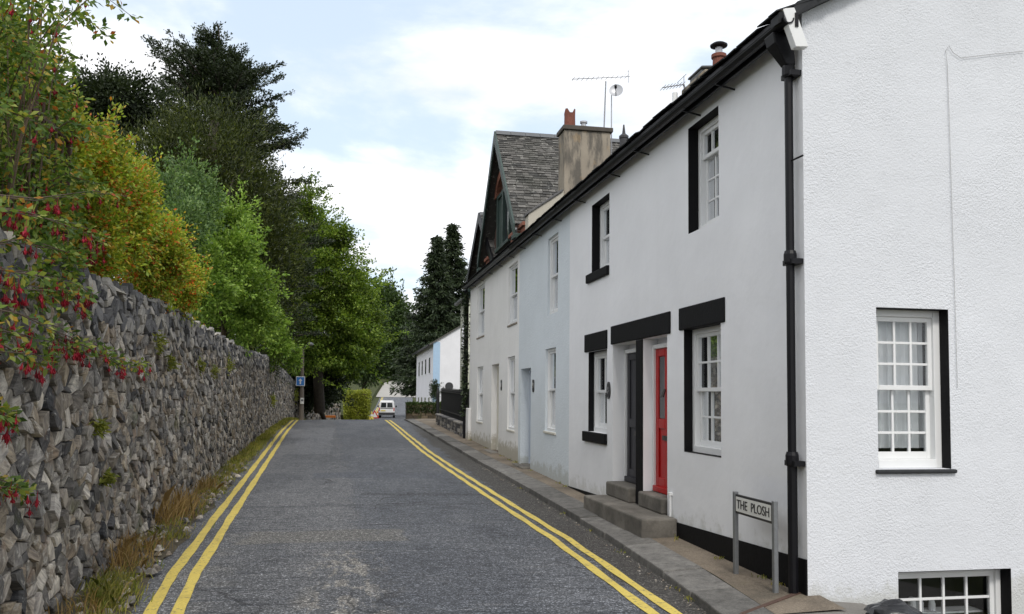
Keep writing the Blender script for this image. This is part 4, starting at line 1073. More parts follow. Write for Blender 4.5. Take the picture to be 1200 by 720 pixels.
# ================================================================ foliage
def norm(a): return a/np.maximum(1e-9, np.linalg.norm(a, axis=1, keepdims=True))
def ell(c, r): return (np.array(c, float), np.array(r, float))
def lobe_px(px, py, Y, rx, ry, deep=.9):
    c = at(px, py, Y); k = Y/1000; return ell(c, (rx*k, (rx+ry)/2*k*deep, ry*k))
def cloud(lobes, n_clump, per, cr, flat=1.0, shell=.45, jitter=.12, spray=.16):
    """clump centres in the lobes (denser toward their skins), then points round each clump; also outward direction."""
    vol = np.array([np.prod(r)**(2/3) for _, r in lobes]); vol /= vol.sum()
    k = RNG.choice(len(lobes), n_clump, p=vol)
    c = np.array([lobes[i][0] for i in k]); r = np.array([lobes[i][1] for i in k])
    d = norm(RNG.normal(size=(n_clump, 3))); rad = RNG.random(n_clump)**shell * (1+jitter*np.clip(RNG.normal(size=n_clump), -2, 1.1))
    cen = c+d*rad[:, None]*r
    q = np.repeat(np.arange(n_clump), per)
    sz = cr*(.55+.9*RNG.random(n_clump))
    off = np.clip(RNG.normal(size=(len(q), 3)), -1.7, 1.7)*np.array([1, 1, flat])*sz[q][:, None]*.55
    shoot = RNG.random(n_clump) < spray; sd = norm(d+RNG.normal(size=d.shape)*.45+np.array([0, 0, .35])); sl_ = cr*(1.2+2.2*RNG.random(n_clump))
    m = shoot[q]; off[m] = off[m]*np.array([.45, .45, .45])+sd[q][m]*(RNG.random(m.sum())*sl_[q][m])[:, None]
    return cen[q]+off, norm(off+d[q]*sz[q][:, None]*.8), cen, d
def limbs(name, base, tips, parent, mat, r0, rs=None, trunk_top=None, n=6):
    rs = rs or random.Random(5); m = MB(); b = Vector(base); t = Vector(trunk_top)
    mid = b.lerp(t, .5)+Vector((rs.uniform(-.1, .1), rs.uniform(-.1, .1), 0))*(t-b).length*.1
    m.tube([b, mid, t], [r0, r0*.75, r0*.35], n+2)
    for tip in tips:
        tip = Vector(tip); f = rs.uniform(.25, .9); s = b.lerp(mid, f*2) if f < .5 else mid.lerp(t, f*2-1)
        k = s.lerp(tip, .5)+Vector((0, 0, (tip-s).length*.08))
        m.tube([s, k, tip], [r0*.38*(1.1-f*.5), r0*.2, r0*.05], n-1)
    return m.build(name, mat, parent, smooth=True)

def tree(name, label, lobes, n_clump, per, cr, size, mat, base, trunk_r, flat=1., shell=.45, width=.5, nbias=None, cat='tree', group=None, n_limbs=16, droop=0, jitter=.12, trunk_name='trunk', bark='bark', fill=0):
    e = empty(name, base, label, cat, group)
    P, D, cen, _ = cloud(lobes, n_clump, per, cr, flat, shell, jitter)
    D = D+RNG.normal(size=D.shape)*.6; D[:, 2] -= droop
    zmin = base[2]-.2
    keep = P[:, 2] > zmin; P, D = P[keep], D[keep]
    if fill:
        vol = np.array([np.prod(r) for _, r in lobes]); vol /= vol.sum(); k = RNG.choice(len(lobes), fill, p=vol)
        d = norm(RNG.normal(size=(fill, 3))); c = np.array([lobes[i][0] for i in k]); r = np.array([lobes[i][1] for i in k])
        Pf = c+d*r*(RNG.random(fill)**.5*.78)[:, None]; Pf = Pf[Pf[:, 2] > zmin]
        P = np.vstack([P, Pf]); D = np.vstack([D, norm(RNG.normal(size=(len(Pf), 3)))])
    leaves('crown' if cat == 'tree' else 'foliage', P, D, size, mat, e, width, nbias=nbias)
    top = max(lobes, key=lambda l: l[0][2]+l[1][2]*.3); tips = cen[RNG.choice(len(cen), min(n_limbs, len(cen)), replace=False)]
    limbs(trunk_name, base, tips, e, M[bark], trunk_r, trunk_top=top[0]+np.array([0, 0, top[1][2]*.6]))
    return e

def gz(x, y): return smooth_zr(y)+2.1

# yew: dense olive bank
Lb = [lobe_px(225,250,33,95,105), lobe_px(300,330,33,48,105), lobe_px(165,225,33,75,70), lobe_px(250,170,34,60,45), lobe_px(150,330,33,80,90), lobe_px(312,270,34,30,60)]
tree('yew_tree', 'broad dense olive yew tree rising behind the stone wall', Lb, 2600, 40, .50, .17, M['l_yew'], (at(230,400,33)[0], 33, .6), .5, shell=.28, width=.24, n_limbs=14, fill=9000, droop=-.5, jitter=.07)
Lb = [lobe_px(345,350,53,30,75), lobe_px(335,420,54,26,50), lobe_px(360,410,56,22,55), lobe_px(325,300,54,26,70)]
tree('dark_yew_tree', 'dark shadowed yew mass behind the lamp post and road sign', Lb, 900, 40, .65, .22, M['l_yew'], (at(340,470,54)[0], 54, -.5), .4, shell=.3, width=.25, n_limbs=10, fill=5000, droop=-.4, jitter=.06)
# tall dark tree: ascending limbs carrying layered sprays with sky between them
def spray_tree():
    rs = np.random.default_rng(17); Y = 44.0
    base = np.array([at(262,380,Y)[0], Y, .4]); top = at(256, 30, Y)
    e = empty('dark_beech', tuple(base), 'tallest dark tree with ragged layered branches against the sky', 'tree')
    tr = MB(); H = top[2]-base[2]
    tr.tube([tuple(base), tuple(base+(top-base)*.5+np.array([.3, 0, 0])), tuple(top)], [.5, .3, .04], 8)
    # silhouette: half widths (left, right) in metres against height fraction
    fr = [.0, .25, .45, .60, .70, .80, .88, .95, 1.0]; wl = [2.5, 4.2, 5.0, 5.2, 5.0, 4.4, 3.5, 2.2, .5]; wr = [3.0, 4.8, 5.0, 4.6, 4.3, 3.9, 3.1, 2.0, .5]
    P = []; D = []
    for i in range(300):
        f = .12+.88*(i+rs.random())/300; az = rs.random()*2*math.pi; ca, sa = math.cos(az), math.sin(az)
        reach = (np.interp(f, fr, wr) if ca > 0 else np.interp(f, fr, wl))*(.5+.6*rs.random()); reach *= 1 if abs(ca) > .4 else .9
        rise = .25+.5*rs.random()+1.1*f**4
        p0 = base+(top-base)*max(.05, f-.05-.12*rs.random()); d = np.array([ca, sa*.9, rise*.75]); d /= np.linalg.norm(d); side = np.array([-sa, ca, 0])
        pts = [p0+d*reach*q+np.array([0, 0, -.10*reach*q*q]) for q in (0, .35, .7, 1)]
        tr.tube([tuple(p) for p in pts], [.09, .06, .035, .010], 5)
        ns = int(9+9*reach/4)
        for j in range(ns):
            q = .18+.84*(j+rs.random())/ns; s0 = p0+d*reach*q+np.array([0, 0, -.10*reach*q*q])
            sd = d*.75+side*rs.choice([-1, 1])*(.4+.5*rs.random())+np.array([0, 0, rs.normal()*.22]); sd /= np.linalg.norm(sd); L = (.45+.75*rs.random())*(1.15-.35*q)
            k = int(20+34*L); t = rs.random(k); pos = s0+sd*(t*L)[:, None]+rs.normal(size=(k, 3))*np.array([.085, .085, .055])
            P.append(pos); dd = sd+rs.normal(size=(k, 3))*.55; D.append(dd)
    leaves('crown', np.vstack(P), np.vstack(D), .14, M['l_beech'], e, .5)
    tr.build('trunk', M['bark'], e, smooth=True)
spray_tree()
Lb = [lobe_px(110,125,40,34,30), lobe_px(145,120,40,38,28), lobe_px(95,160,40,40,40)]
tree('dark_round_tree', 'dark rounded tree between the orange bush and the tall ragged tree', Lb, 620, 60, .5, .16, M['l_beech'], (at(115,350,40)[0], 40, .8), .3, shell=.35, width=.6, fill=1200)
# big fresh green tree over the far end of the wall
Lb = [lobe_px(385,320,50,42,50), lobe_px(405,375,50,36,45), lobe_px(372,275,51,22,28), lobe_px(418,345,52,22,35), lobe_px(365,380,50,32,60), lobe_px(402,412,52,36,30), lobe_px(355,330,50,18,60), lobe_px(425,400,53,16,34), lobe_px(362,240,50,16,22), lobe_px(392,285,50,20,18), lobe_px(432,375,52,12,18)]
tree('green_tree', 'bright green leafy tree overhanging the road beyond the lamp post', Lb, 1500, 64, .55, .16, M['l_green'], (at(375,470,51)[0], 51, -1.0), .32, flat=.42, jitter=.2, shell=.42, width=.62, nbias=(0,0,.8), n_limbs=30, fill=1800)
Lb = [lobe_px(375,440,54,26,34), lobe_px(383,452,56,16,20), lobe_px(362,455,53,12,26), lobe_px(345,425,52,16,30)]
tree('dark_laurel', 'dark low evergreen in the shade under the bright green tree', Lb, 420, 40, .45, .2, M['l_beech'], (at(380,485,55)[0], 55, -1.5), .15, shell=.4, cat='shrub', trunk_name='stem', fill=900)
# mid trees at the bend
Lb = [lobe_px(452,385,215,26,40), lobe_px(440,400,214,16,34), lobe_px(468,405,216,18,30), lobe_px(448,360,215,14,20), lobe_px(448,425,216,22,18)]
tree('woodland_tree', 'dull green tree at the bend between the bright tree and the conifers', Lb, 1100, 36, 1.9, .8, M['l_mid'], (at(438,449,216)[0], 216, zr(216)-.3), .5, shell=.35, width=.6, fill=2500, group='trees at the bend of the road')
Lb = [lobe_px(425,418,103,22,28), lobe_px(432,392,103,14,24)]
tree('woodland_tree', 'shadowed tree over the golden hedge beside the road', Lb, 420, 36, .9, .4, M['l_mid'], (at(424,470,103)[0], 103, -2.3), .3, shell=.35, width=.6, fill=1500, group='trees at the bend of the road')
# far wood
fw = 0
for px, py, Y, rx, ry, lab in ((445,425,235,24,30,'left one of the far trees above the pale rising road'), (470,425,245,26,34,'far tree directly behind the parked white car'), (495,420,240,22,34,'far tree between the parked white car and the white house'), (520,415,250,24,36,'far tree mostly hidden behind the white house'), (415,430,230,26,28,'far tree glimpsed behind the golden hedge')):
    tree('woodland_tree', lab, [lobe_px(px,py,Y,rx,ry), lobe_px(px+8,py+14,Y,rx*.8,ry*.7), lobe_px(px-8,py-6,Y,rx*.6,ry*.8)], 420, 30, 2.0, 1.0, M['l_beech'], (at(px,py,Y)[0], Y, zr(Y)-.5), .6, shell=.35, width=.6, fill=1600, group='far wood at the top of the road', n_limbs=8)

def conifer(label, px, ytop, ybase, Y, wpx, seed, spread=1.0):
    rs = np.random.default_rng(seed); top = at(px, ytop, Y); base = at(px, ybase, Y); H = top[2]-base[2]; x, z0 = base[0], base[2]
    e = empty('conifer', (x, Y, z0), label, 'tree', 'conifers beyond the terrace')
    Wm = wpx*Y/1000; P = []; D = []; tr = MB(); tr.tube([(x, Y, z0), (x, Y, z0+H*.6), (x, Y, z0+H*.99)], [.45, .22, .03], 7)
    nb = 380
    for i in range(nb):
        f = (i+rs.random())/nb; h = H*(.02+.97*f); reach = Wm*(1-f)**1.05*(.45+.8*rs.random())+.12
        a = rs.random()*2*math.pi; d = np.array([math.cos(a), math.sin(a), 0]); 
        s = np.array([x, Y, z0+h]); droop = .25+.3*rs.random()
        k = int(30+130*reach/Wm)
        t = rs.random(k)**.6; pos = s+d*(t*reach)[:, None]; pos[:, 2] += -droop*reach*t**1.6*.5+.14*reach*t**4
        pos += rs.normal(size=(k, 3))*np.array([.16, .16, .08])*(.4+t[:, None])*(1+reach*.12)
        P.append(pos); dd = d+rs.normal(size=(k, 3))*.55; dd[:, 2] -= .5; D.append(dd)
        if i % 6 == 0: tr.tube([s, s+d*reach*.8+np.array([0, 0, -droop*reach*.3])], [.06, .015], 4)
    leaves('crown', np.vstack(P), np.vstack(D), .50, M['l_conifer'], e, .30)
    tr.build('trunk', M['bark'], e)
conifer('taller pointed dark conifer behind the white house', 528, 262, 462, 100, 60, 1)
conifer('shorter spire of the dark conifer pair, left of the taller one', 509, 276, 462, 97, 52, 2)

# hedge block
def hedge(name, label, x0, x1, y0, y1, z0, z1, mat, n, size, round_=.15):
    e = empty(name, ((x0+x1)/2, (y0+y1)/2, z0), label, 'hedge')
    P = RNG.random((n, 3)); side = RNG.integers(0, 3, n); hi = RNG.random(n) < .5
    for ax in range(3):
        mk = side == ax; P[mk, ax] = np.where(hi[mk], 1, 0) if ax < 2 else 1
    nrm_ = np.zeros((n, 3)); 
    for ax in range(3): mk = side == ax; nrm_[mk, ax] = np.where(hi[mk], 1, -1) if ax < 2 else 1
    P = np.array([x0, y0, z0])+P*np.array([x1-x0, y1-y0, z1-z0])+RNG.normal(size=(n, 3))*size*.5+ .06*np.sin(P*9+P[:, ::-1]*5)*min(1, (z1-z0)/2)
    leaves('foliage', P, nrm_+RNG.normal(size=(n, 3))*.8, size, mat, e, .6)
    m = MB(); m.box((x0+.12, y0+.12, z0), (x1-.12, y1-.12, z1-.12)); m.build('twigs', M['stem'], e)
hedge('golden_hedge', 'clipped yellow green hedge on the left beyond the crest', at(405,480,76)[0], at(432,480,76)[0], 76, 104, -2.3, .30, M['l_hedge'], 16000, .17)

# shrubs behind the wall
Lb = [lobe_px(198,238,21,20,40), lobe_px(222,222,22,14,36), lobe_px(240,245,22,16,40), lobe_px(184,275,20,20,34), lobe_px(215,265,20,24,36)]
tree('feathery_shrub', 'blue green feathery shrub behind the orange bush', Lb, 460, 44, .24, .085, M['l_feather'], (at(225,360,21.5)[0], 21.5, .6), .06, jitter=.3, shell=.5, cat='shrub', trunk_name='stem', bark='stem', droop=-.3, n_limbs=24)
Lb = [lobe_px(280,345,23,40,48), lobe_px(262,300,22,34,34), lobe_px(300,375,24,26,28), lobe_px(268,262,23,24,20), lobe_px(240,330,21,30,40)]
tree('light_green_shrub', 'fresh light green shrub leaning over the wall top', Lb, 800, 52, .25, .095, M['l_bright'], (at(275,400,23)[0]-.3, 23, .6), .07, flat=.5, jitter=.22, shell=.45, cat='shrub', trunk_name='stem', bark='stem', nbias=(0,0,.6), n_limbs=24, fill=900)
Lb = [lobe_px(325,400,32,14,18), lobe_px(338,415,36,10,16)]
tree('small_green_shrub', 'small green shrub peeping over the far end of the wall', Lb, 120, 40, .25, .13, M['l_bright'], (at(328,425,33)[0]-.2, 33, .9), .04, shell=.5, cat='shrub', trunk_name='stem', bark='stem', n_limbs=8)
# orange berberis
def berberis():
    Lb = [lobe_px(78,185,8.6,42,58), lobe_px(120,215,9.2,48,60), lobe_px(150,250,9.8,50,56), lobe_px(190,300,11.5,46,44), lobe_px(222,338,13,28,26), lobe_px(110,280,8.9,48,44), lobe_px(60,240,8.3,40,60), lobe_px(165,215,10.5,30,22), lobe_px(50,150,8.6,38,50)]
    Lb = [ell(c+np.array([-.12, 0, 0]), r*np.array([.8, 1, 1])) for c, r in Lb]
    base = (at(120,330,11)[0]-.8, 11, .5)
    e = tree('orange_berberis', 'golden green bush dotted with orange berries spilling over the wall', Lb, 2400, 40, .12, .047, M['l_berberis'], base, .05, shell=.34, cat='shrub', trunk_name='stem', bark='stem', width=.5, nbias=(0,0,.5), n_limbs=60, fill=9000)
    P, D, cen, d = cloud(Lb, 420, 14, .05, 1., .18, .05)
    n = len(P); V = []
    o = leaves('berry', P, D+RNG.normal(size=D.shape), .034, M['berry'], e, .9, curl=.6); o['kind'] = 'stuff'
berberis()

# fuchsia in the foreground
def flower_mesh():
    m = MB(); m.lathe((0, 0, 0), [(.002, 0), (.0035, -.010), (.006, -.018), (.005, -.022)], 6)
    for k in range(4):
        a = math.pi/2*k+.4; c, s = math.cos(a), math.sin(a)
        m.add([(0.003*c, .003*s, -.018), (.014*c-.006*s, .014*s+.006*c, -.028), (.022*c, .022*s, -.046), (.014*c+.006*s, .014*s-.006*c, -.028)], [(0,1,2,3)])
    m.lathe((0, 0, 0), [(.005, -.020), (.010, -.030), (.008, -.042)], 6)
    m.tube([(0, 0, -.04), (.002, .001, -.062)], .0012, 4); m.tube([(0, 0, 0), (0.003, 0, .03)], .0010, 4)
    me = bpy.data.meshes.new('flower'); me.from_pydata([Vector(v)*1.25 for v in m.v], [], m.f); me.materials.append(M['petal']); return me
def fuchsia():
    e = empty('fuchsia_bush', (-2.6, 6.2, .6), 'foreground fuchsia with hanging crimson flowers trailing over the wall', 'shrub')
    rs = random.Random(21); st = MB(); P = []; D = []; FP = []
    def branch(pts, r0, leafn, size, fl):
        pts = [np.array(p, float) for p in pts]
        st.tube([tuple(p) for p in pts], [r0*(1-.7*i/(len(pts)-1)) for i in range(len(pts))], 5)
        for _ in range(leafn):
            t = rs.random()**.8*(len(pts)-1); i = min(int(t), len(pts)-2); q = pts[i]+(pts[i+1]-pts[i])*(t-i)
            ax = pts[i+1]-pts[i]; dd = np.array([rs.gauss(0, 1), rs.gauss(0, 1), rs.gauss(-.15, .7)])+ax/np.linalg.norm(ax)*.5
            q = q+dd/np.linalg.norm(dd)*rs.uniform(.005, .05)
            P.append(q); D.append(dd)
            if rs.random() < fl: FP.append(q+np.array([rs.uniform(-.02, .05), rs.uniform(-.03, .03), -rs.uniform(.03, .07)]))
    # upright arching shoots
    for _ in range(105):
        y0 = rs.uniform(4.2, 7.3); x0 = wall_x(y0)-rs.uniform(.15, .9); z0 = .8
        H = rs.uniform(.6, 2.5)*(1.1 if y0 < 7.2 else .75); lean = np.array([rs.uniform(-.35, .55), rs.uniform(-.4, .45), 0])
        p0 = np.array([x0, y0, z0]); 
        pts = [p0, p0+np.array([0, 0, H*.45])+lean*.2, p0+np.array([0, 0, H*.85])+lean*.55, p0+np.array([0, 0, H])+lean, p0+np.array([0, 0, H*.93])+lean*1.45]
        branch(pts, .008, 120, .05, .008)
    # trailing shoots over the wall face
    trail = [[(-40,352),(20,372),(70,388),(105,402),(135,418)], [(-30,378),(20,392),(60,402),(95,412)], [(-30,330),(30,338),(75,345),(100,362)], [(-40,300),(10,315),(55,322),(90,335),(112,352)], [(-40,285),(30,282),(80,290),(125,288)],
             [(-30,400),(0,408),(40,418),(62,430)], [(-30,560),(0,566),(18,572),(32,580)], [(-40,230),(40,236),(110,230),(150,232)], [(-40,470),(0,478),(12,490)], [(-30,240),(30,250),(90,262),(120,280)],
             [(60,395),(105,412),(140,424),(172,430)]]
    for tr in trail:
        for rep in range(2):
            dx = rs.uniform(.05, .25); pts = []
            for k, (px, py) in enumerate(tr):
                py += rs.uniform(-7, 7)
                yy = at_x(px, py, -2.08)[1]; q = at_x(px, py, wall_x(max(3.5, yy))+dx*(.6+.4*math.sin(k+rep)))
                pts.append(q)
            branch(pts, .006, 75, .048, .15 if rep == 0 else .08)
    Lb = [lobe_px(25,130,7.6,50,60), lobe_px(20,240,7.2,52,80), lobe_px(5,60,7.8,36,34), lobe_px(30,300,6.9,46,36), lobe_px(5,320,6.4,46,36), lobe_px(28,100,7.6,36,44), lobe_px(2,35,7.6,30,34)]
    Pc, Dc, cen, dd = cloud(Lb, 760, 26, .12, 1., .4)
    for q in cen[::7]: FP.append(q+np.array([.05, 0, -.06]))
    P = np.vstack([np.array(P), Pc]); D = np.vstack([np.array(D), Dc+RNG.normal(size=Dc.shape)*.6])
    leaves('foliage', P, D, .058, M['l_fuchsia'], e, .5, nbias=(.3, -.2, .7))
    st.build('stem', M['stem'], e)
    me = flower_mesh(); FP = np.array(FP); dist = np.linalg.norm(FP, axis=1); FP = FP[np.argsort(dist)]
    off = np.array(world_loc(e))
    for p in FP[:100]:
        o = bpy.data.objects.new('flower', me); C.objects.link(o); o.parent = e; o.location = p-off
        o.rotation_euler = (rs.uniform(-.3, .3), rs.uniform(-.3, .3), rs.uniform(0, 6.28)); k = rs.uniform(.65, 1.2); o.scale = (k, k, k*1.1)
    V = []; F = []
    base = [v.co.copy() for v in me.vertices]; polys = [tuple(p.vertices) for p in me.polygons]
    mb = MB()
    for p in FP[100:]: mb.add([Vector(p)+v for v in base], polys)
    if mb.v: o = mb.build('flower', M['petal'], e, recalc=False); o['kind'] = 'stuff'
    print('fuchsia leaves', len(P), 'flowers', len(FP))
fuchsia()
# rusty railing on the wall top
def rusty_fence():
    e = empty('rusty_railing', (-2.36, 7.7, 1.0), 'rusty iron railing half hidden in the fuchsia on the wall', 'railing')
    X = -2.36
    m = MB(); m.box((X-.022, 7.72, .85), (X+.022, 7.765, 2.30)); m.build('post', M['rust'], e, bevel=.006)
    for z in (1.35, 2.12): m = MB(); m.box((X-.012, 6.85, z), (X+.012, 7.72, z+.04)); m.build('rail', M['rust'], e)
    for i in range(5): m = MB(); m.tube([(X, 6.95+i*.155, 1.2), (X, 6.95+i*.155, 2.26)], .011, 6); m.build('bar', M['rust'], e)
rusty_fence()

# grass along the wall foot
def blades(name, label, pts, h, mat, n_per, spread, w=.006, cat=None):
    P = []; D = []; S = []
    for (x, y, z, s) in pts:
        for _ in range(n_per):
            P.append((x+random.gauss(0, spread), y+random.gauss(0, spread*1.3), z)); D.append((random.gauss(.10, .30), random.gauss(0, .30), 1)); S.append(h*s*random.uniform(.4, 1.2))
    P = np.array(P); D = norm(np.array(D)); S = np.array(S)[:, None]; side = norm(np.cross(D, RNG.normal(size=D.shape)))*w
    mid = P+D*S*.6; tip = P+D*S; tip[:, 2] -= S[:, 0]*.18; tip += np.stack([D[:, 0], D[:, 1], np.zeros(len(D))], 1)*S*.35
    V = np.stack([P-side, P+side, mid+side*.8, tip, mid-side*.8], 1).reshape(-1, 3)
    o = np_mesh(name, V, 5, mat); return tag(o, label, kind='stuff')
pts = []
for _ in range(520):
    y = 5+44*random.random()**1.0; wx = wall_x(y); lx = line_xl(y)-.22; x = random.uniform(wx+.05, lx)
    dens = .5+.5*math.sin(y*1.9)*math.sin(y*.7+1)
    if y < 17 and random.random() > .30+dens*.45: continue
    pts.append((x, y, zroad(x, y)+.03, .6+.5*random.random() if y < 18 else .8+.6*random.random()))
blades('verge_grass', 'patchy green and yellow grass along the foot of the stone wall', pts, .13, M['grass'], 34, .09, .004)
tuft = [(px, py) for px, py in ((150,650),(135,672),(120,690),(165,640),(145,690),(128,706))]
pts = [(wall_x(y)+.12+.2*random.random(), y, zroad(-1.9, y)+.03, 1.0) for y in (7.3, 7.6, 7.9, 8.1, 7.5)]
blades('verge_grass', 'lush grass tuft at the near foot of the wall', pts, .17, M['grass'], 150, .08, .0025)
pts = [(wall_x(y)+.08+.15*random.random(), y, zroad(-2, y)+.03, s) for y, s in ((8.6, .8), (8.9, 1.0), (9.2, .9), (11.2, 1.2), (11.5, 1.5), (11.8, 1.5), (12.1, 1.3), (12.5, 1.0), (14.5, .8), (15, .9), (9.7, .6), (6.9, .7))]
blades('dry_grass', 'straw coloured dry grass standing against the stone wall', pts, .38, M['dry'], 80, .10, .0035)
# loose stones at the wall foot
rb = MB(); rs = random.Random(9)
for _ in range(260):
    y = 5.5+15*rs.random()**1.5; x = wall_x(y)+rs.uniform(.03, .50); s = rs.uniform(.015, .06); z = zroad(x, y)+.04
    rb.add([(x+s*math.cos(a)*rs.uniform(.7, 1.2), y+1.3*s*math.sin(a)*rs.uniform(.7, 1.2), z) for a in (0, 1.2, 2.5, 3.7, 5)]+[(x+.5*s*math.cos(a), y+.7*s*math.sin(a), z+s*rs.uniform(.5, 1)) for a in (0, 1.2, 2.5, 3.7, 5)], [(5,6,7,8,9)]+[(i, (i+1)%5, 5+(i+1)%5, 5+i) for i in range(5)])
for _ in range(240):
    y = 5.9+14*rs.random()**1.4; x = kerb_x(y)-abs(rs.gauss(0, .07))-.01; s = rs.uniform(.004, .013); z = zroad(x, y)+.002
    rb.add([(x+s*math.cos(a), y+s*math.sin(a), z) for a in (0, 1.2, 2.5, 3.7, 5)]+[(x+.5*s*math.cos(a), y+.5*s*math.sin(a), z+s*.8) for a in (0, 1.2, 2.5, 3.7, 5)], [(5,6,7,8,9)]+[(i, (i+1)%5, 5+(i+1)%5, 5+i) for i in range(5)])
tag(rb.build('loose_stones', M['stone'], recalc=False), 'loose stones and rubble along the wall foot', kind='stuff')

# ferns in the wall joints
for px, py, k in ((182,402,1.0), (196,425,.7), (232,428,1.0), (248,434,.8), (266,428,1.2), (110,500,.6), (318,470,.8), (345,462,1.0), (120,560,.5)):
    yy = at_x(px, py, -2.35)[1]; q = at_x(px, py, wall_x(yy)+.03)
    e = empty('wall_fern', tuple(q), 'small yellow green fern tuft rooted in the joints of the stone wall', 'fern', 'ferns growing from the stone wall')
    n = 110; Pn = np.array(q)+np.abs(RNG.normal(size=(n, 3)))*np.array([.04, 0, 0])+RNG.normal(size=(n, 3))*np.array([.01, .055*k*max(1, yy/14), .06*k*max(1, yy/14)])
    leaves('frond', Pn, RNG.normal(size=(n, 3))*.6+np.array([.8, 0, -.3]), .07*max(1, yy/16), M['fern'], e, .3)

# ================================================================ lamp post and sign on the left
def lamp_post():
    b = at(353, 490, 46); x = b[0]; z0 = smooth_zr(46); e = empty('lamp_post', (x, 46, z0), 'weathered wooden pole with a small street lamp at the end of the wall', 'street lamp')
    zt = at(353, 409, 46)[2]
    m = MB(); m.tube([(x, 46, z0-.2), (x, 46, z0+1.6)], [.14, .11], 10); m.tube([(x, 46, z0+1.55), (x, 46, zt)], [.10, .07], 10); m.build('pole', M['timber'], e)
    m = MB(); hd = at(362, 403, 46); m.tube([(x, 46, zt-.25), (x+.1, 46, zt+.1), tuple(hd)], .025, 6); m.build('arm', M['steel'], e)
    m = MB(); m.lathe((hd[0]+.08, hd[1], hd[2]-.10), [(.05, 0), (.15, .03), (.17, .10), (.08, .16), (.02, .18)], 10); m.build('lamp_head', M['wire'], e)
    e2 = empty('road_sign', (x, 45.86, z0+1.4), 'blue square road sign with white arrow on the pole', 'road sign')
    c = at(352, 447, 45.8); F = Fac('y', 45.84); w, hh = .23, .25
    m = MB(); F.box(m, c[0]-w, c[0]+w, c[2]-hh, c[2]+hh, 0, .02); m.build('sign_plate', M['plate_white'], e2, bevel=.02)
    m = MB(); F.box(m, c[0]-w+.035, c[0]+w-.035, c[2]-hh+.035, c[2]+hh-.035, .02, .024); m.build('blue_field', M['sign_blue'], e2)
    m = MB(); m.prism([(c[0]-.035, c[2]-.15), (c[0]+.035, c[2]-.15), (c[0]+.035, c[2]+.02), (c[0]+.10, c[2]+.02), (c[0], c[2]+.15), (c[0]-.10, c[2]+.02), (c[0]-.035, c[2]+.02)], lambda u, v: F.p(u, v, .0245), lambda u, v: F.p(u, v, .028)); m.build('arrow', M['plate_white'], e2)
    e3 = empty('pole_notice', (x, 45.86, z0+.9), 'small white notice fixed to the pole under the blue sign', 'notice')
    c = at(354, 470, 45.8); m = MB(); F.box(m, c[0]-.09, c[0]+.09, c[2]-.16, c[2]+.16, 0, .012); m.build('notice_board', M['plate_white'], e3, bevel=.004)
    m = MB(); F.box(m, c[0]-.06, c[0]+.06, c[2]-.02, c[2]+.08, .0125, .014); m.build('notice_panel', M['lead'], e3)
lamp_post()

# ================================================================ street name sign
def street_sign():
    e = empty('street_sign', (3.6, 7.15, -1.62), 'low THE PLOSH street name sign on two grey posts by the cottage', 'street sign')
    X = 3.60; ya, yb = at_x(862, 600, X)[1], at_x(908, 600, X)[1]; F = Fac('x', X)
    for y in (ya, yb):
        m = MB(); m.box((X-.02, y-.022, -1.75), (X+.02, y+.022, at_x(862, 578, X)[2]+.015)); m.build('post', M['steel'], e, bevel=.005)
    zt, zb = at_x(862, 578, X)[2], at_x(862, 601, X)[2]
    zt, zb = zt-.005, zb+.0
    m = MB(); F.box(m, yb+.025, ya-.025, zb, zt, -.008, .012); pl = m.build('sign_plate', M['plate_black'], e, bevel=.004)
    m = MB(); F.box(m, yb+.04, ya-.038, zb+.022, zt-.022, .012, .015); m.build('sign_face', M['plate_white'], pl)
    t = numerals('lettering', 'THE  PLOSH', F, (ya+yb)/2, (zt+zb)/2-.002, .017, (zt-zb)*.66, M['plate_black'], pl)
    wdt = max(v.co.x for v in t.data.vertices)-min(v.co.x for v in t.data.vertices)
    t.scale = ((ya-yb-.13)/wdt, 1.0, 1)
street_sign()
# black bin bag by the basement window
def bag():
    bm = bmesh.new(); bmesh.ops.create_icosphere(bm, subdivisions=4, radius=1)
    c = at(1046, 733, 6.15)
    for v in bm.verts:
        d = v.co.normalized(); k = 1+.10*math.sin(d.x*7+d.y*3)*math.cos(d.z*6)+.05*math.sin(d.y*15+d.x*5)+.03*math.sin(d.z*23+d.x*11)
        v.co = Vector((d.x*.235*k, d.y*.2*k, d.z*.19*k))
        if v.co.z < -.13: v.co.z = -.13
    me = bpy.data.meshes.new('bin_bag'); bm.to_mesh(me); bm.free(); me.materials.append(M['bag'])
    me.polygons.foreach_set('use_smooth', [True]*len(me.polygons))
    o = bpy.data.objects.new('bin_bag', me); C.objects.link(o); o.location = (c[0], 6.15, at(1046, 705, 6.15)[2]-.19)
    tag(o, 'lumpy black rubbish bag on the lane by the basement window', 'bag')
    k = MB(); k.tube([(c[0]-.16, 6.1, at(1046, 705, 6.15)[2]-.06), (c[0]-.22, 6.08, at(1046, 705, 6.15)[2]-.04), (c[0]-.26, 6.06, at(1046, 705, 6.15)[2]-.08)], [.05, .02, .035], 7); k.build('knot', M['bag'], o)
bag()

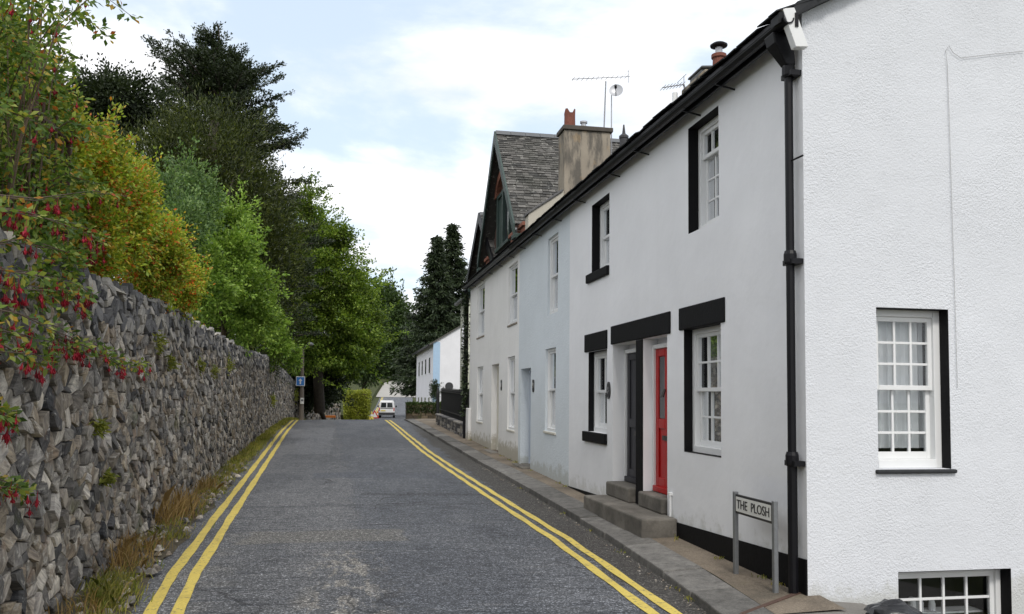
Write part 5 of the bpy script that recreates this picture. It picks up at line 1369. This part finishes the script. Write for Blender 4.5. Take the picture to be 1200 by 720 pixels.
# ================================================================ right side beyond the terrace
def garden():
    w = empty('low_garden_wall', (4.0, 31, -1.4), 'low dark stone wall under black railings at the end of the terrace', 'wall')
    m = MB(); rs = random.Random(31); y = 26.9; xw = lambda y: 3.72+.0*(y-27)
    P0, P1 = np.array([3.72, 26.95]), np.array([3.70, 35.8]); y = 26.95
    for row in range(3):
        y = 26.95
        while y < 35.7:
            L = rs.uniform(.2, .5); z0 = smooth_zr(y)+.02+row*.14; d = rs.uniform(-.02, .03)
            m.box((3.70-d, y+.008, z0), (3.98, min(35.7, y+L)-.008, z0+.13)); y += L
    m.build('stone_course', M['slate_stone'], w, bevel=.02)
    m = MB()
    y = 26.95
    while y < 35.8: m.box((3.66, y, smooth_zr(y)+.445), (4.02, min(35.8, y+.9)-.01, smooth_zr(y)+.52)); y += .9
    m.build('coping', M['slate_stone'], w, bevel=.02)
    r = empty('iron_railing', (3.85, 31, -.9), 'black iron railing on the low stone wall with taller end posts', 'railing')
    m = MB(); y = 27.1; z = smooth_zr(y)+.52; m.tube([(3.85, y, z), (3.85, y, z+.98)], .014, 5); m.tube([(3.85, y, z+.97), (3.85, y, z+1.08)], [.026, .002], 5)
    b0 = m.build('bar', M['iron'], r)
    for i in range(1, 46):
        y = 27.1+i*.18; c = b0.copy(); C.objects.link(c); c.parent = r; c.location = (0, i*.18, smooth_zr(y)+.52-z)
    for dz in (.15, .9):
        m = MB()
        for i in range(9): y0, y1 = 27+i*.95, 27+(i+1)*.95; m.add([(3.835, y0, smooth_zr(y0)+.52+dz), (3.865, y0, smooth_zr(y0)+.52+dz), (3.865, y1, smooth_zr(y1)+.52+dz), (3.835, y1, smooth_zr(y1)+.52+dz), (3.835, y0, smooth_zr(y0)+.56+dz), (3.865, y0, smooth_zr(y0)+.56+dz), (3.865, y1, smooth_zr(y1)+.56+dz), (3.835, y1, smooth_zr(y1)+.56+dz)], [(3,2,1,0), (4,5,6,7), (0,1,5,4), (1,2,6,5), (2,3,7,6), (3,0,4,7)])
        m.build('rail', M['iron'], r)
    for y, x in ((36.1, 3.80), (36.1, 4.02)):
        m = MB(); z = smooth_zr(y); m.tube([(x, y, z-.1), (x, y, z+1.35)], .07, 8); m.tube([(x, y, z+1.35), (x, y, z+1.65)], [.085, .008], 8); m.build('gate_post', M['iron'], r)
    hedge('clipped_hedge', 'dark clipped hedge behind the black railing', 4.25, 4.95, 27.2, 34, -1.3, .15, M['l_dhedge'], 6000, .09)
    b = empty('brown_garden_wall', (4.2, 46, -1.3), 'brown mossy stone wall crossing beyond the pavement', 'wall')
    m = MB(); xa, xb = at(476, 490, 46)[0], 6.4; z0 = smooth_zr(46)-.35
    for row in range(6):
        x = xa
        while x < xb:
            L = rs.uniform(.25, .55); d = rs.uniform(-.02, .03); m.box((x+.006, 46-d, z0+row*.2), (min(xb, x+L)-.006, 46.4, z0+row*.2+.192)); x += L
    for row in range(6):
        y = 46.4
        while y < 60: L = rs.uniform(.4, .9); m.box((xc(y)-xc(46)+xa+rs.uniform(-.02, .02), y, smooth_zr(y)-.2+row*.2), (xc(y)-xc(46)+xa+.35, y+L-.01, smooth_zr(y)-.2+row*.2+.192)); y += L
    t = NT('brown_stone'); p = t.pos(); c = t.ramp(t.rnd(), [(0, (.05,.04,.028)), (.5, (.10,.078,.05)), (1, (.15,.115,.075))]); c = t.mix(t.smooth(t.noise(p, 2.5, 5, .7), .5, .66), c, (.07,.075,.025))
    mt = t.pbr(c, .9, t.bump(t.noise(p, 20, 5), .7, .03))
    m.build('stone_course', mt, b, bevel=.02)
    n = 3500; P = np.stack([RNG.uniform(xa, xb, n), RNG.uniform(46, 46.45, n), z0+1.2+np.abs(RNG.normal(size=n))*.05], 1)
    P[::3, 2] -= RNG.random(len(P[::3]))*.5; P[::3, 1] = 45.97
    leaves('ivy', P, RNG.normal(size=(n, 3))*.6+np.array([0, -.3, .5]), .09, M['l_dhedge'], b, .7)
garden()

def green_house():
    h = empty('pale_green_house', (5.6, 40, -1.3), 'narrow slice of pale green rendered house next to the terrace corner', 'house')
    zt = at(541, 349, 38)[2]; X = at(547.0, 420, 38)[0]
    m = MB(); m.box((X, 38, -1.8), (12, 40.3, zt)); m.build('wall', M['green_wall'], h)
    m = MB(); m.prism([(X-.12, zt-.02), (X+3.2, zt+2.2), (X+6.8, zt-.02)], lambda a, b: (a, 37.8, b), lambda a, b: (a, 40.4, b)); m.build('roof', M['roof_slate'], h)
    m = MB(); m.box((X-.3, 37.75, zt-.12), (X-.15, 40.4, zt-.02)); m.build('gutter', M['black_paint'], h)
    zc = at(545, 417, 38)[2]
    m = MB(); m.box((X-.12, 37.8, zc), (X+1.5, 38.0, zc+.2)); m.box((X-.06, 37.86, zc-.16), (X+1.5, 38.0, zc)); m.box((X+.16, 37.9, zc-1.9), (X+.36, 38.0, zc-.16)); m.build('porch_cornice', M['green_wall'], h, bevel=.02)
    for z in (.9, 2.8):
        m = MB(); m.box((X-.012, 38.8, z-.6), (X, 39.7, z+.6)); w = m.build('window', M['white_wood'], h)
        m = MB(); m.box((X-.02, 38.88, z-.52), (X-.013, 39.62, z+.52)); m.build('pane', M['car_glass'], w)
green_house()
def white_house():
    h = empty('white_house', (9, 74, -2.1), 'white gabled house with a pale blue corner strip lower down the street', 'house')
    Y0, Y1 = 70, 87; X0 = at(507.5, 440, Y0)[0]; X1 = X0+8; ze = at(507, 401, Y0)[2]; zr_ = ze+4*.62; zb = -3
    m = MB(); m.prism([(X0, zb), (X1, zb), (X1, ze), (X0+4, zr_), (X0, ze)], lambda a, b: (a, Y0, b), lambda a, b: (a, Y1, b)); m.build('wall', M['far_white_wall'], h)
    m = MB()
    for s in (-1, 1):
        a = (X0+4, zr_+.06); b = (X0+4+s*4.35, ze-.35*.62+.06)
        m.prism([a, b, (b[0], b[1]-.14), (a[0], a[1]-.14)], lambda u, v: (u, Y0-.12, v), lambda u, v: (u, Y1+.2, v))
    m.build('roof', M['roof_slate'], h)
    m = MB(); m.box((X0-.5, Y0-.05, ze-.33), (X0-.36, Y1, ze-.2)); m.build('gutter', M['black_paint'], h)
    m = MB(); m.box((X0-.014, Y0-.014, zb), (X0+.55, Y0+.02, ze+.02)); m.build('corner_strip', simple('pale_blue_paint', (.36,.50,.66), .7), h)
    for y in (72.9, 76.5, 80, 83.5):
        for z0, z1 in ((-1.6, .0), (1.9, 3.4)):
            m = MB(); m.box((X0-.03, y-.55, z0), (X0+.02, y+.55, z1)); w = m.build('window', M['white_wood'], h)
            m = MB(); m.box((X0-.05, y-.45, z0+.1), (X0-.031, y+.45, z1-.1)); m.build('pane', M['car_glass'], w)
    c = at(526, 453, Y0); m = MB(); m.tube([(c[0], Y0-.22, c[2]), (c[0], Y0-.16, c[2])], [.34, .30], 14); m.tube([(c[0], Y0-.17, c[2]), (c[0], Y0+.02, c[2]-.2)], .03, 6); o = m.build('satellite_dish', M['plastic_dark'])
    tag(o, 'dark round satellite dish on the white gable down the street', 'satellite dish')
    # dark trained shrub at its corner
    Lb = [lobe_px(508.5,452,69,5,6), lobe_px(508.5,463,69,5,7), lobe_px(511,458,69,4,8)]
    tree('dark_climber', 'dark climbing shrub at the blue corner of the white house', Lb, 60, 30, .2, .12, M['l_conifer'], (at(508.5,470,69)[0], 69, -2.1), .03, cat='shrub', trunk_name='stem', n_limbs=6, fill=300)
white_house()

# left roadside wall beyond the crest
def far_wall():
    w = empty('far_roadside_wall', (-1, 62, -1.8), 'low grey stone wall beyond the crest under the green tree', 'wall')
    m = MB(); rs = random.Random(5)
    for row in range(8):
        y = 53.
        while y < 76: L = rs.uniform(.4, .9); x = xc(y)-3.55+rs.uniform(-.03, .03); z = smooth_zr(y)-.1+row*.19; m.box((x-.4, y, z), (x, y+L-.012, z+.182)); y += L
    m.build('stone_course', M['stone'], w, bevel=.025)
far_wall()

# ================================================================ vehicles and roadworks
def loft(secs, n=None):
    m = MB(); k = len(secs[0])
    for s in secs: m.v += [tuple(p) for p in s]
    for i in range(len(secs)-1):
        for j in range(k): m.f.append((i*k+j, i*k+(j+1)%k, (i+1)*k+(j+1)%k, (i+1)*k+j)); m.m.append(0)
    m.f.append(tuple(range(k-1, -1, -1))); m.f.append(tuple((len(secs)-1)*k+j for j in range(k))); m.m += [0, 0]
    return m
def place(e, loc, rz): e.location = loc; e.rotation_euler = (0, 0, rz)
def wheel(e, x, y, r, w=.19):
    m = MB(); m.tube([(x-w/2, y, r), (x+w/2, y, r)], r, 18); t = m.build('wheel', M['rubber'], e)
    m = MB(); m.tube([(x-w/2-.012, y, r), (x+w/2+.012, y, r)], r*.58, 14); m.build('rim', M['wire'], t)
def van():
    e = empty('white_van', (0, 0, 0), 'small white van driving away down the dip in the road', 'van')
    def sec(y, w, z0, zs, zt, tw):   # ring of 10 points
        return [(-w, y, z0), (w, y, z0), (w+.01, y, z0+.25), (w, y, zs), (tw+.02, y, zt-.16), (tw-.1, y, zt), (-tw+.1, y, zt), (-tw-.02, y, zt-.16), (-w, y, zs), (-w-.01, y, z0+.25)]
    m = loft([sec(-.03, .76, .34, 1.0, 1.70, .66), sec(.06, .83, .28, 1.05, 1.80, .72), sec(1.6, .85, .26, 1.08, 1.84, .74), sec(2.5, .85, .26, 1.08, 1.80, .70), sec(3.15, .84, .26, 1.05, 1.16, .74), sec(3.95, .78, .28, .80, .92, .68), sec(4.1, .70, .34, .62, .78, .6)])
    m.build('body', M['van_white'], e, bevel=.03)
    for s in (-1, 1):
        m = MB(); m.add([(s*.05, -.045, 1.10), (s*.62, -.045, 1.10), (s*.56, -.03, 1.58), (s*.05, -.03, 1.58), (s*.05, -.0, 1.10), (s*.62, .0, 1.10), (s*.56, .01, 1.58), (s*.05, .01, 1.58)], [(0,1,2,3), (7,6,5,4), (0,4,5,1), (1,5,6,2), (2,6,7,3), (3,7,4,0)]); m.build('rear_window', M['car_glass'], e)
        m = MB(); m.box((s*.70, -.05, .72), (s*.80, .04, 1.08)); m.build('tail_light', M['lamp_red'], e)
        m = MB(); m.box((s*.86, 2.35, 1.08), (s*1.04, 2.5, 1.28)); m.build('wing_mirror', M['plastic_dark'], e)
        m = MB(); m.add([(s*.862, 1.75, 1.10), (s*.862, 2.75, 1.10), (s*.77, 2.45, 1.56), (s*.77, 1.8, 1.58)], [(0,1,2,3)]); m.build('side_window', M['car_glass'], e)
        wheel(e, s*.74, .72, .31); wheel(e, s*.74, 3.35, .31)
    m = MB(); m.box((-.84, -.12, .34), (.84, .05, .58)); m.build('bumper', M['plastic_dark'], e, bevel=.03)
    m = MB(); m.box((-.62, -.055, .70), (-.12, -.02, .81)); m.build('number_plate', M['yellow_plastic'], e)
    m = MB(); m.box((-.66, -.05, .98), (.66, -.02, 1.05)); m.build('door_trim', M['plastic_dark'], e)
    c = at(453, 489, 90); place(e, (c[0], 90, zroad(c[0], 90)), R(-4))
van()
def car():
    e = empty('white_car', (0, 0, 0), 'white hatchback at the top of the far rising road', 'car')
    def sec(y, w, z0, zs, zt, tw): return [(-w, y, z0), (w, y, z0), (w, y, zs), (tw, y, zt), (-tw, y, zt), (-w, y, zs)]
    m = loft([sec(0, .72, .4, .8, .85, .66), sec(.12, .82, .28, .88, 1.02, .7), sec(.7, .86, .25, .90, 1.42, .62), sec(2.0, .87, .25, .90, 1.45, .62), sec(2.9, .86, .25, .90, 1.02, .7), sec(3.9, .80, .28, .72, .80, .66), sec(4.1, .7, .35, .58, .66, .6)])
    m.build('body', M['van_white'], e, bevel=.04)
    for s in (-1, 1):
        m = MB(); m.add([(s*.875, .6, .92), (s*.875, 2.75, .92), (s*.66, 2.0, 1.38), (s*.66, .9, 1.36)], [(0,1,2,3)]); m.build('side_window', M['car_glass'], e)
        wheel(e, s*.76, .75, .3); wheel(e, s*.76, 3.3, .3)
        m = MB(); m.box((s*.55, 4.0, .55), (s*.74, 4.12, .66)); m.build('headlight', M['wire'], e)
    m = MB(); m.add([(-.62, 2.93, 1.02), (.62, 2.93, 1.02), (.56, 2.08, 1.46), (-.56, 2.08, 1.46)], [(0,1,2,3)]); m.build('windscreen', M['car_glass'], e)
    c = at(472, 449, 203); place(e, (c[0], 203, zr(203)+.05), R(-75))
car()
def roadworks():
    c = at(439, 486, 84); z = zroad(c[0], 84)
    e = empty('warning_sign', (c[0], 84, z), 'red bordered triangular roadworks sign standing on the left kerb', 'road sign')
    m = MB(); F = Fac('y', 84); zc = z+.05
    m.prism([(c[0]-.45, zc), (c[0]+.45, zc), (c[0], zc+.8)], lambda a, b: F.p(a, b, 0), lambda a, b: F.p(a, b, .02)); m.build('border', M['lamp_red'], e)
    m = MB(); m.prism([(c[0]-.28, zc+.1), (c[0]+.28, zc+.1), (c[0], zc+.6)], lambda a, b: F.p(a, b, .0205), lambda a, b: F.p(a, b, .026)); m.build('face', M['plate_white'], e)
    m = MB(); m.tube([(c[0]-.3, 84.05, zc+.2), (c[0]-.35, 84.5, z)], .02, 5); m.tube([(c[0]+.3, 84.05, zc+.2), (c[0]+.35, 84.5, z)], .02, 5); m.build('stand', M['steel'], e)
    labs = ('nearest small yellow marker cone beside the golden hedge', 'yellow marker cone just before the triangular sign', 'orange cone beyond the triangular warning sign')
    for (px, Y, mat), lab in zip(((432, 78, 'yellow_plastic'), (435.5, 81, 'yellow_plastic'), (442.5, 92, 'orange')), labs):
        c = at(px, 486, Y); z = zroad(c[0], Y); e = empty('traffic_cone', (c[0], Y, z), lab, 'cone', 'roadworks cones')
        m = MB(); m.lathe((c[0], Y, z), [(.19, .04), (.06, .70), (.04, .72)], 10); m.box((c[0]-.23, Y-.23, z), (c[0]+.23, Y+.23, z+.04)); m.build('cone_body', M[mat], e)
        m = MB(); m.lathe((c[0], Y, z), [(.145, .28), (.108, .48)], 10); m.build('reflective_band', M['plate_white'], e)
    c = at(386, 488, 60); z = smooth_zr(60)-.02; e = empty('roadworks_barrier', (c[0], 60, z), 'orange plastic barrier showing just over the road crest', 'barrier')
    zt = at(386, 487, 60)[2]
    m = MB(); m.box((c[0]-.42, 59.97, zt-.16), (c[0]+.42, 60.03, zt)); m.build('board', M['orange'], e, bevel=.02)
    for s in (-.36, .36): m = MB(); m.box((c[0]+s-.03, 59.75, z), (c[0]+s+.03, 60.25, z+.05)); m.box((c[0]+s-.03, 59.965, z), (c[0]+s+.03, 60.035, zt-.16)); m.build('foot', M['plastic_dark'], e)
roadworks()

# ================================================================ weeds on the pavement edge
pts = [(3.74, y, zpav(3.74, y), random.uniform(.5, 1.2)) for y in (7.0, 7.3, 8.2, 9.3, 12.8, 14.4, 14.9, 17.2, 18.9, 19.6, 20.6, 23, 25.9)] + [(kerb_x(y)-.02, y, zroad(kerb_x(y), y)+.01, random.uniform(.3, .7)) for y in (6.2, 6.25, 6.3, 6.4, 7.0, 7.4, 9.1, 10.5, 12, 15)]
blades('pavement_weeds', 'small weeds in the joints along the pavement', pts, .06, M['grass'], 18, .035, .004)

# ================================================================ sky, sun, camera
w = bpy.data.worlds.new('World'); bpy.context.scene.world = w; w.use_nodes = True
t = w.node_tree; t.nodes.clear()
SUN_EL, SUN_AZ = R(46), R(184)     # azimuth clockwise from +Y: behind the camera, a little to its left
def wn(typ, ins=None, **pr):
    nd = t.nodes.new('ShaderNode'+typ)
    for k, v in pr.items(): setattr(nd, k, v)
    for k, v in (ins or {}).items():
        if isinstance(v, bpy.types.NodeSocket): t.links.new(v, nd.inputs[k])
        else: nd.inputs[k].default_value = v
    return nd
sky = wn('TexSky', sky_type='NISHITA', sun_disc=False, sun_elevation=SUN_EL, sun_rotation=SUN_AZ, air_density=1.0, dust_density=1.5, ozone_density=1.0)
tc = wn('TexCoord').outputs['Generated']
sp = wn('SeparateXYZ', {0: tc}).outputs
zc = wn('Math', {0: sp[2], 1: .18}, operation='ADD').outputs[0]; zc = wn('Math', {0: zc, 1: .05}, operation='MAXIMUM').outputs[0]
dv = wn('VectorMath', {0: tc, 1: wn('CombineXYZ', {0: zc, 1: zc, 2: zc}).outputs[0]}, operation='DIVIDE').outputs[0]
mp = wn('Mapping', {'Vector': dv, 'Location': (2.3, .35, 0), 'Scale': (1, 1, .5)}).outputs[0]
n1 = wn('TexNoise', {'Vector': mp, 'Scale': 1.15, 'Detail': 9, 'Roughness': .55, 'Distortion': .25}).outputs['Fac']
cov = wn('MapRange', {'Value': n1, 'From Min': .37, 'From Max': .53}, interpolation_type='SMOOTHSTEP').outputs[0]
n2 = wn('TexNoise', {'Vector': mp, 'Scale': 2.6, 'Detail': 7, 'Roughness': .6}).outputs['Fac']
shade = wn('MapRange', {'Value': n2, 'From Min': .35, 'From Max': .7, 'To Min': 8.6, 'To Max': 12.5}).outputs[0]
cc = wn('CombineColor', {0: shade, 1: wn('Math', {0: shade, 1: 1.005}, operation='MULTIPLY').outputs[0], 2: wn('Math', {0: shade, 1: 1.03}, operation='MULTIPLY').outputs[0]}).outputs[0]
thin = wn('Mix', {0: .55, 7: (9.2, 10.6, 12.0, 1)}, data_type='RGBA'); t.links.new(sky.outputs[0], thin.inputs[6])
mx = wn('Mix', data_type='RGBA'); t.links.new(cov, mx.inputs[0]); t.links.new(thin.outputs[2], mx.inputs[6]); t.links.new(cc, mx.inputs[7])
bg = wn('Background', {'Color': mx.outputs[2], 'Strength': .10})
out = wn('OutputWorld'); t.links.new(bg.outputs[0], out.inputs[0])

sl = bpy.data.lights.new('sun', 'SUN'); sl.energy = 1.5; sl.angle = R(12); sl.color = (1, .955, .89)
so = bpy.data.objects.new('sun', sl); C.objects.link(so)
sd = Vector((math.sin(SUN_AZ)*math.cos(SUN_EL), math.cos(SUN_AZ)*math.cos(SUN_EL), math.sin(SUN_EL)))
so.rotation_euler = sd.to_track_quat('Z', 'Y').to_euler(); so.location = (0, -10, 30)

cam = bpy.data.cameras.new('camera'); co = bpy.data.objects.new('camera', cam); C.objects.link(co)
cam.sensor_fit = 'HORIZONTAL'; cam.sensor_width = 36; cam.lens = 30; cam.shift_y = (CY-360)/1200; cam.clip_start = .1; cam.clip_end = 3000
co.matrix_world = Matrix([list(RM[i])+[0] for i in range(3)]+[[0, 0, 0, 1]])
S = bpy.context.scene; S.camera = co
S.view_settings.view_transform = 'Standard'; S.view_settings.look = 'None'; S.view_settings.gamma = 1; S.view_settings.use_curve_mapping = False
S.view_settings.exposure = .30
S.render.engine = 'CYCLES'; S.cycles.max_bounces = 8; S.cycles.transparent_max_bounces = 8
try: S.cycles.use_denoising = True
except Exception: pass
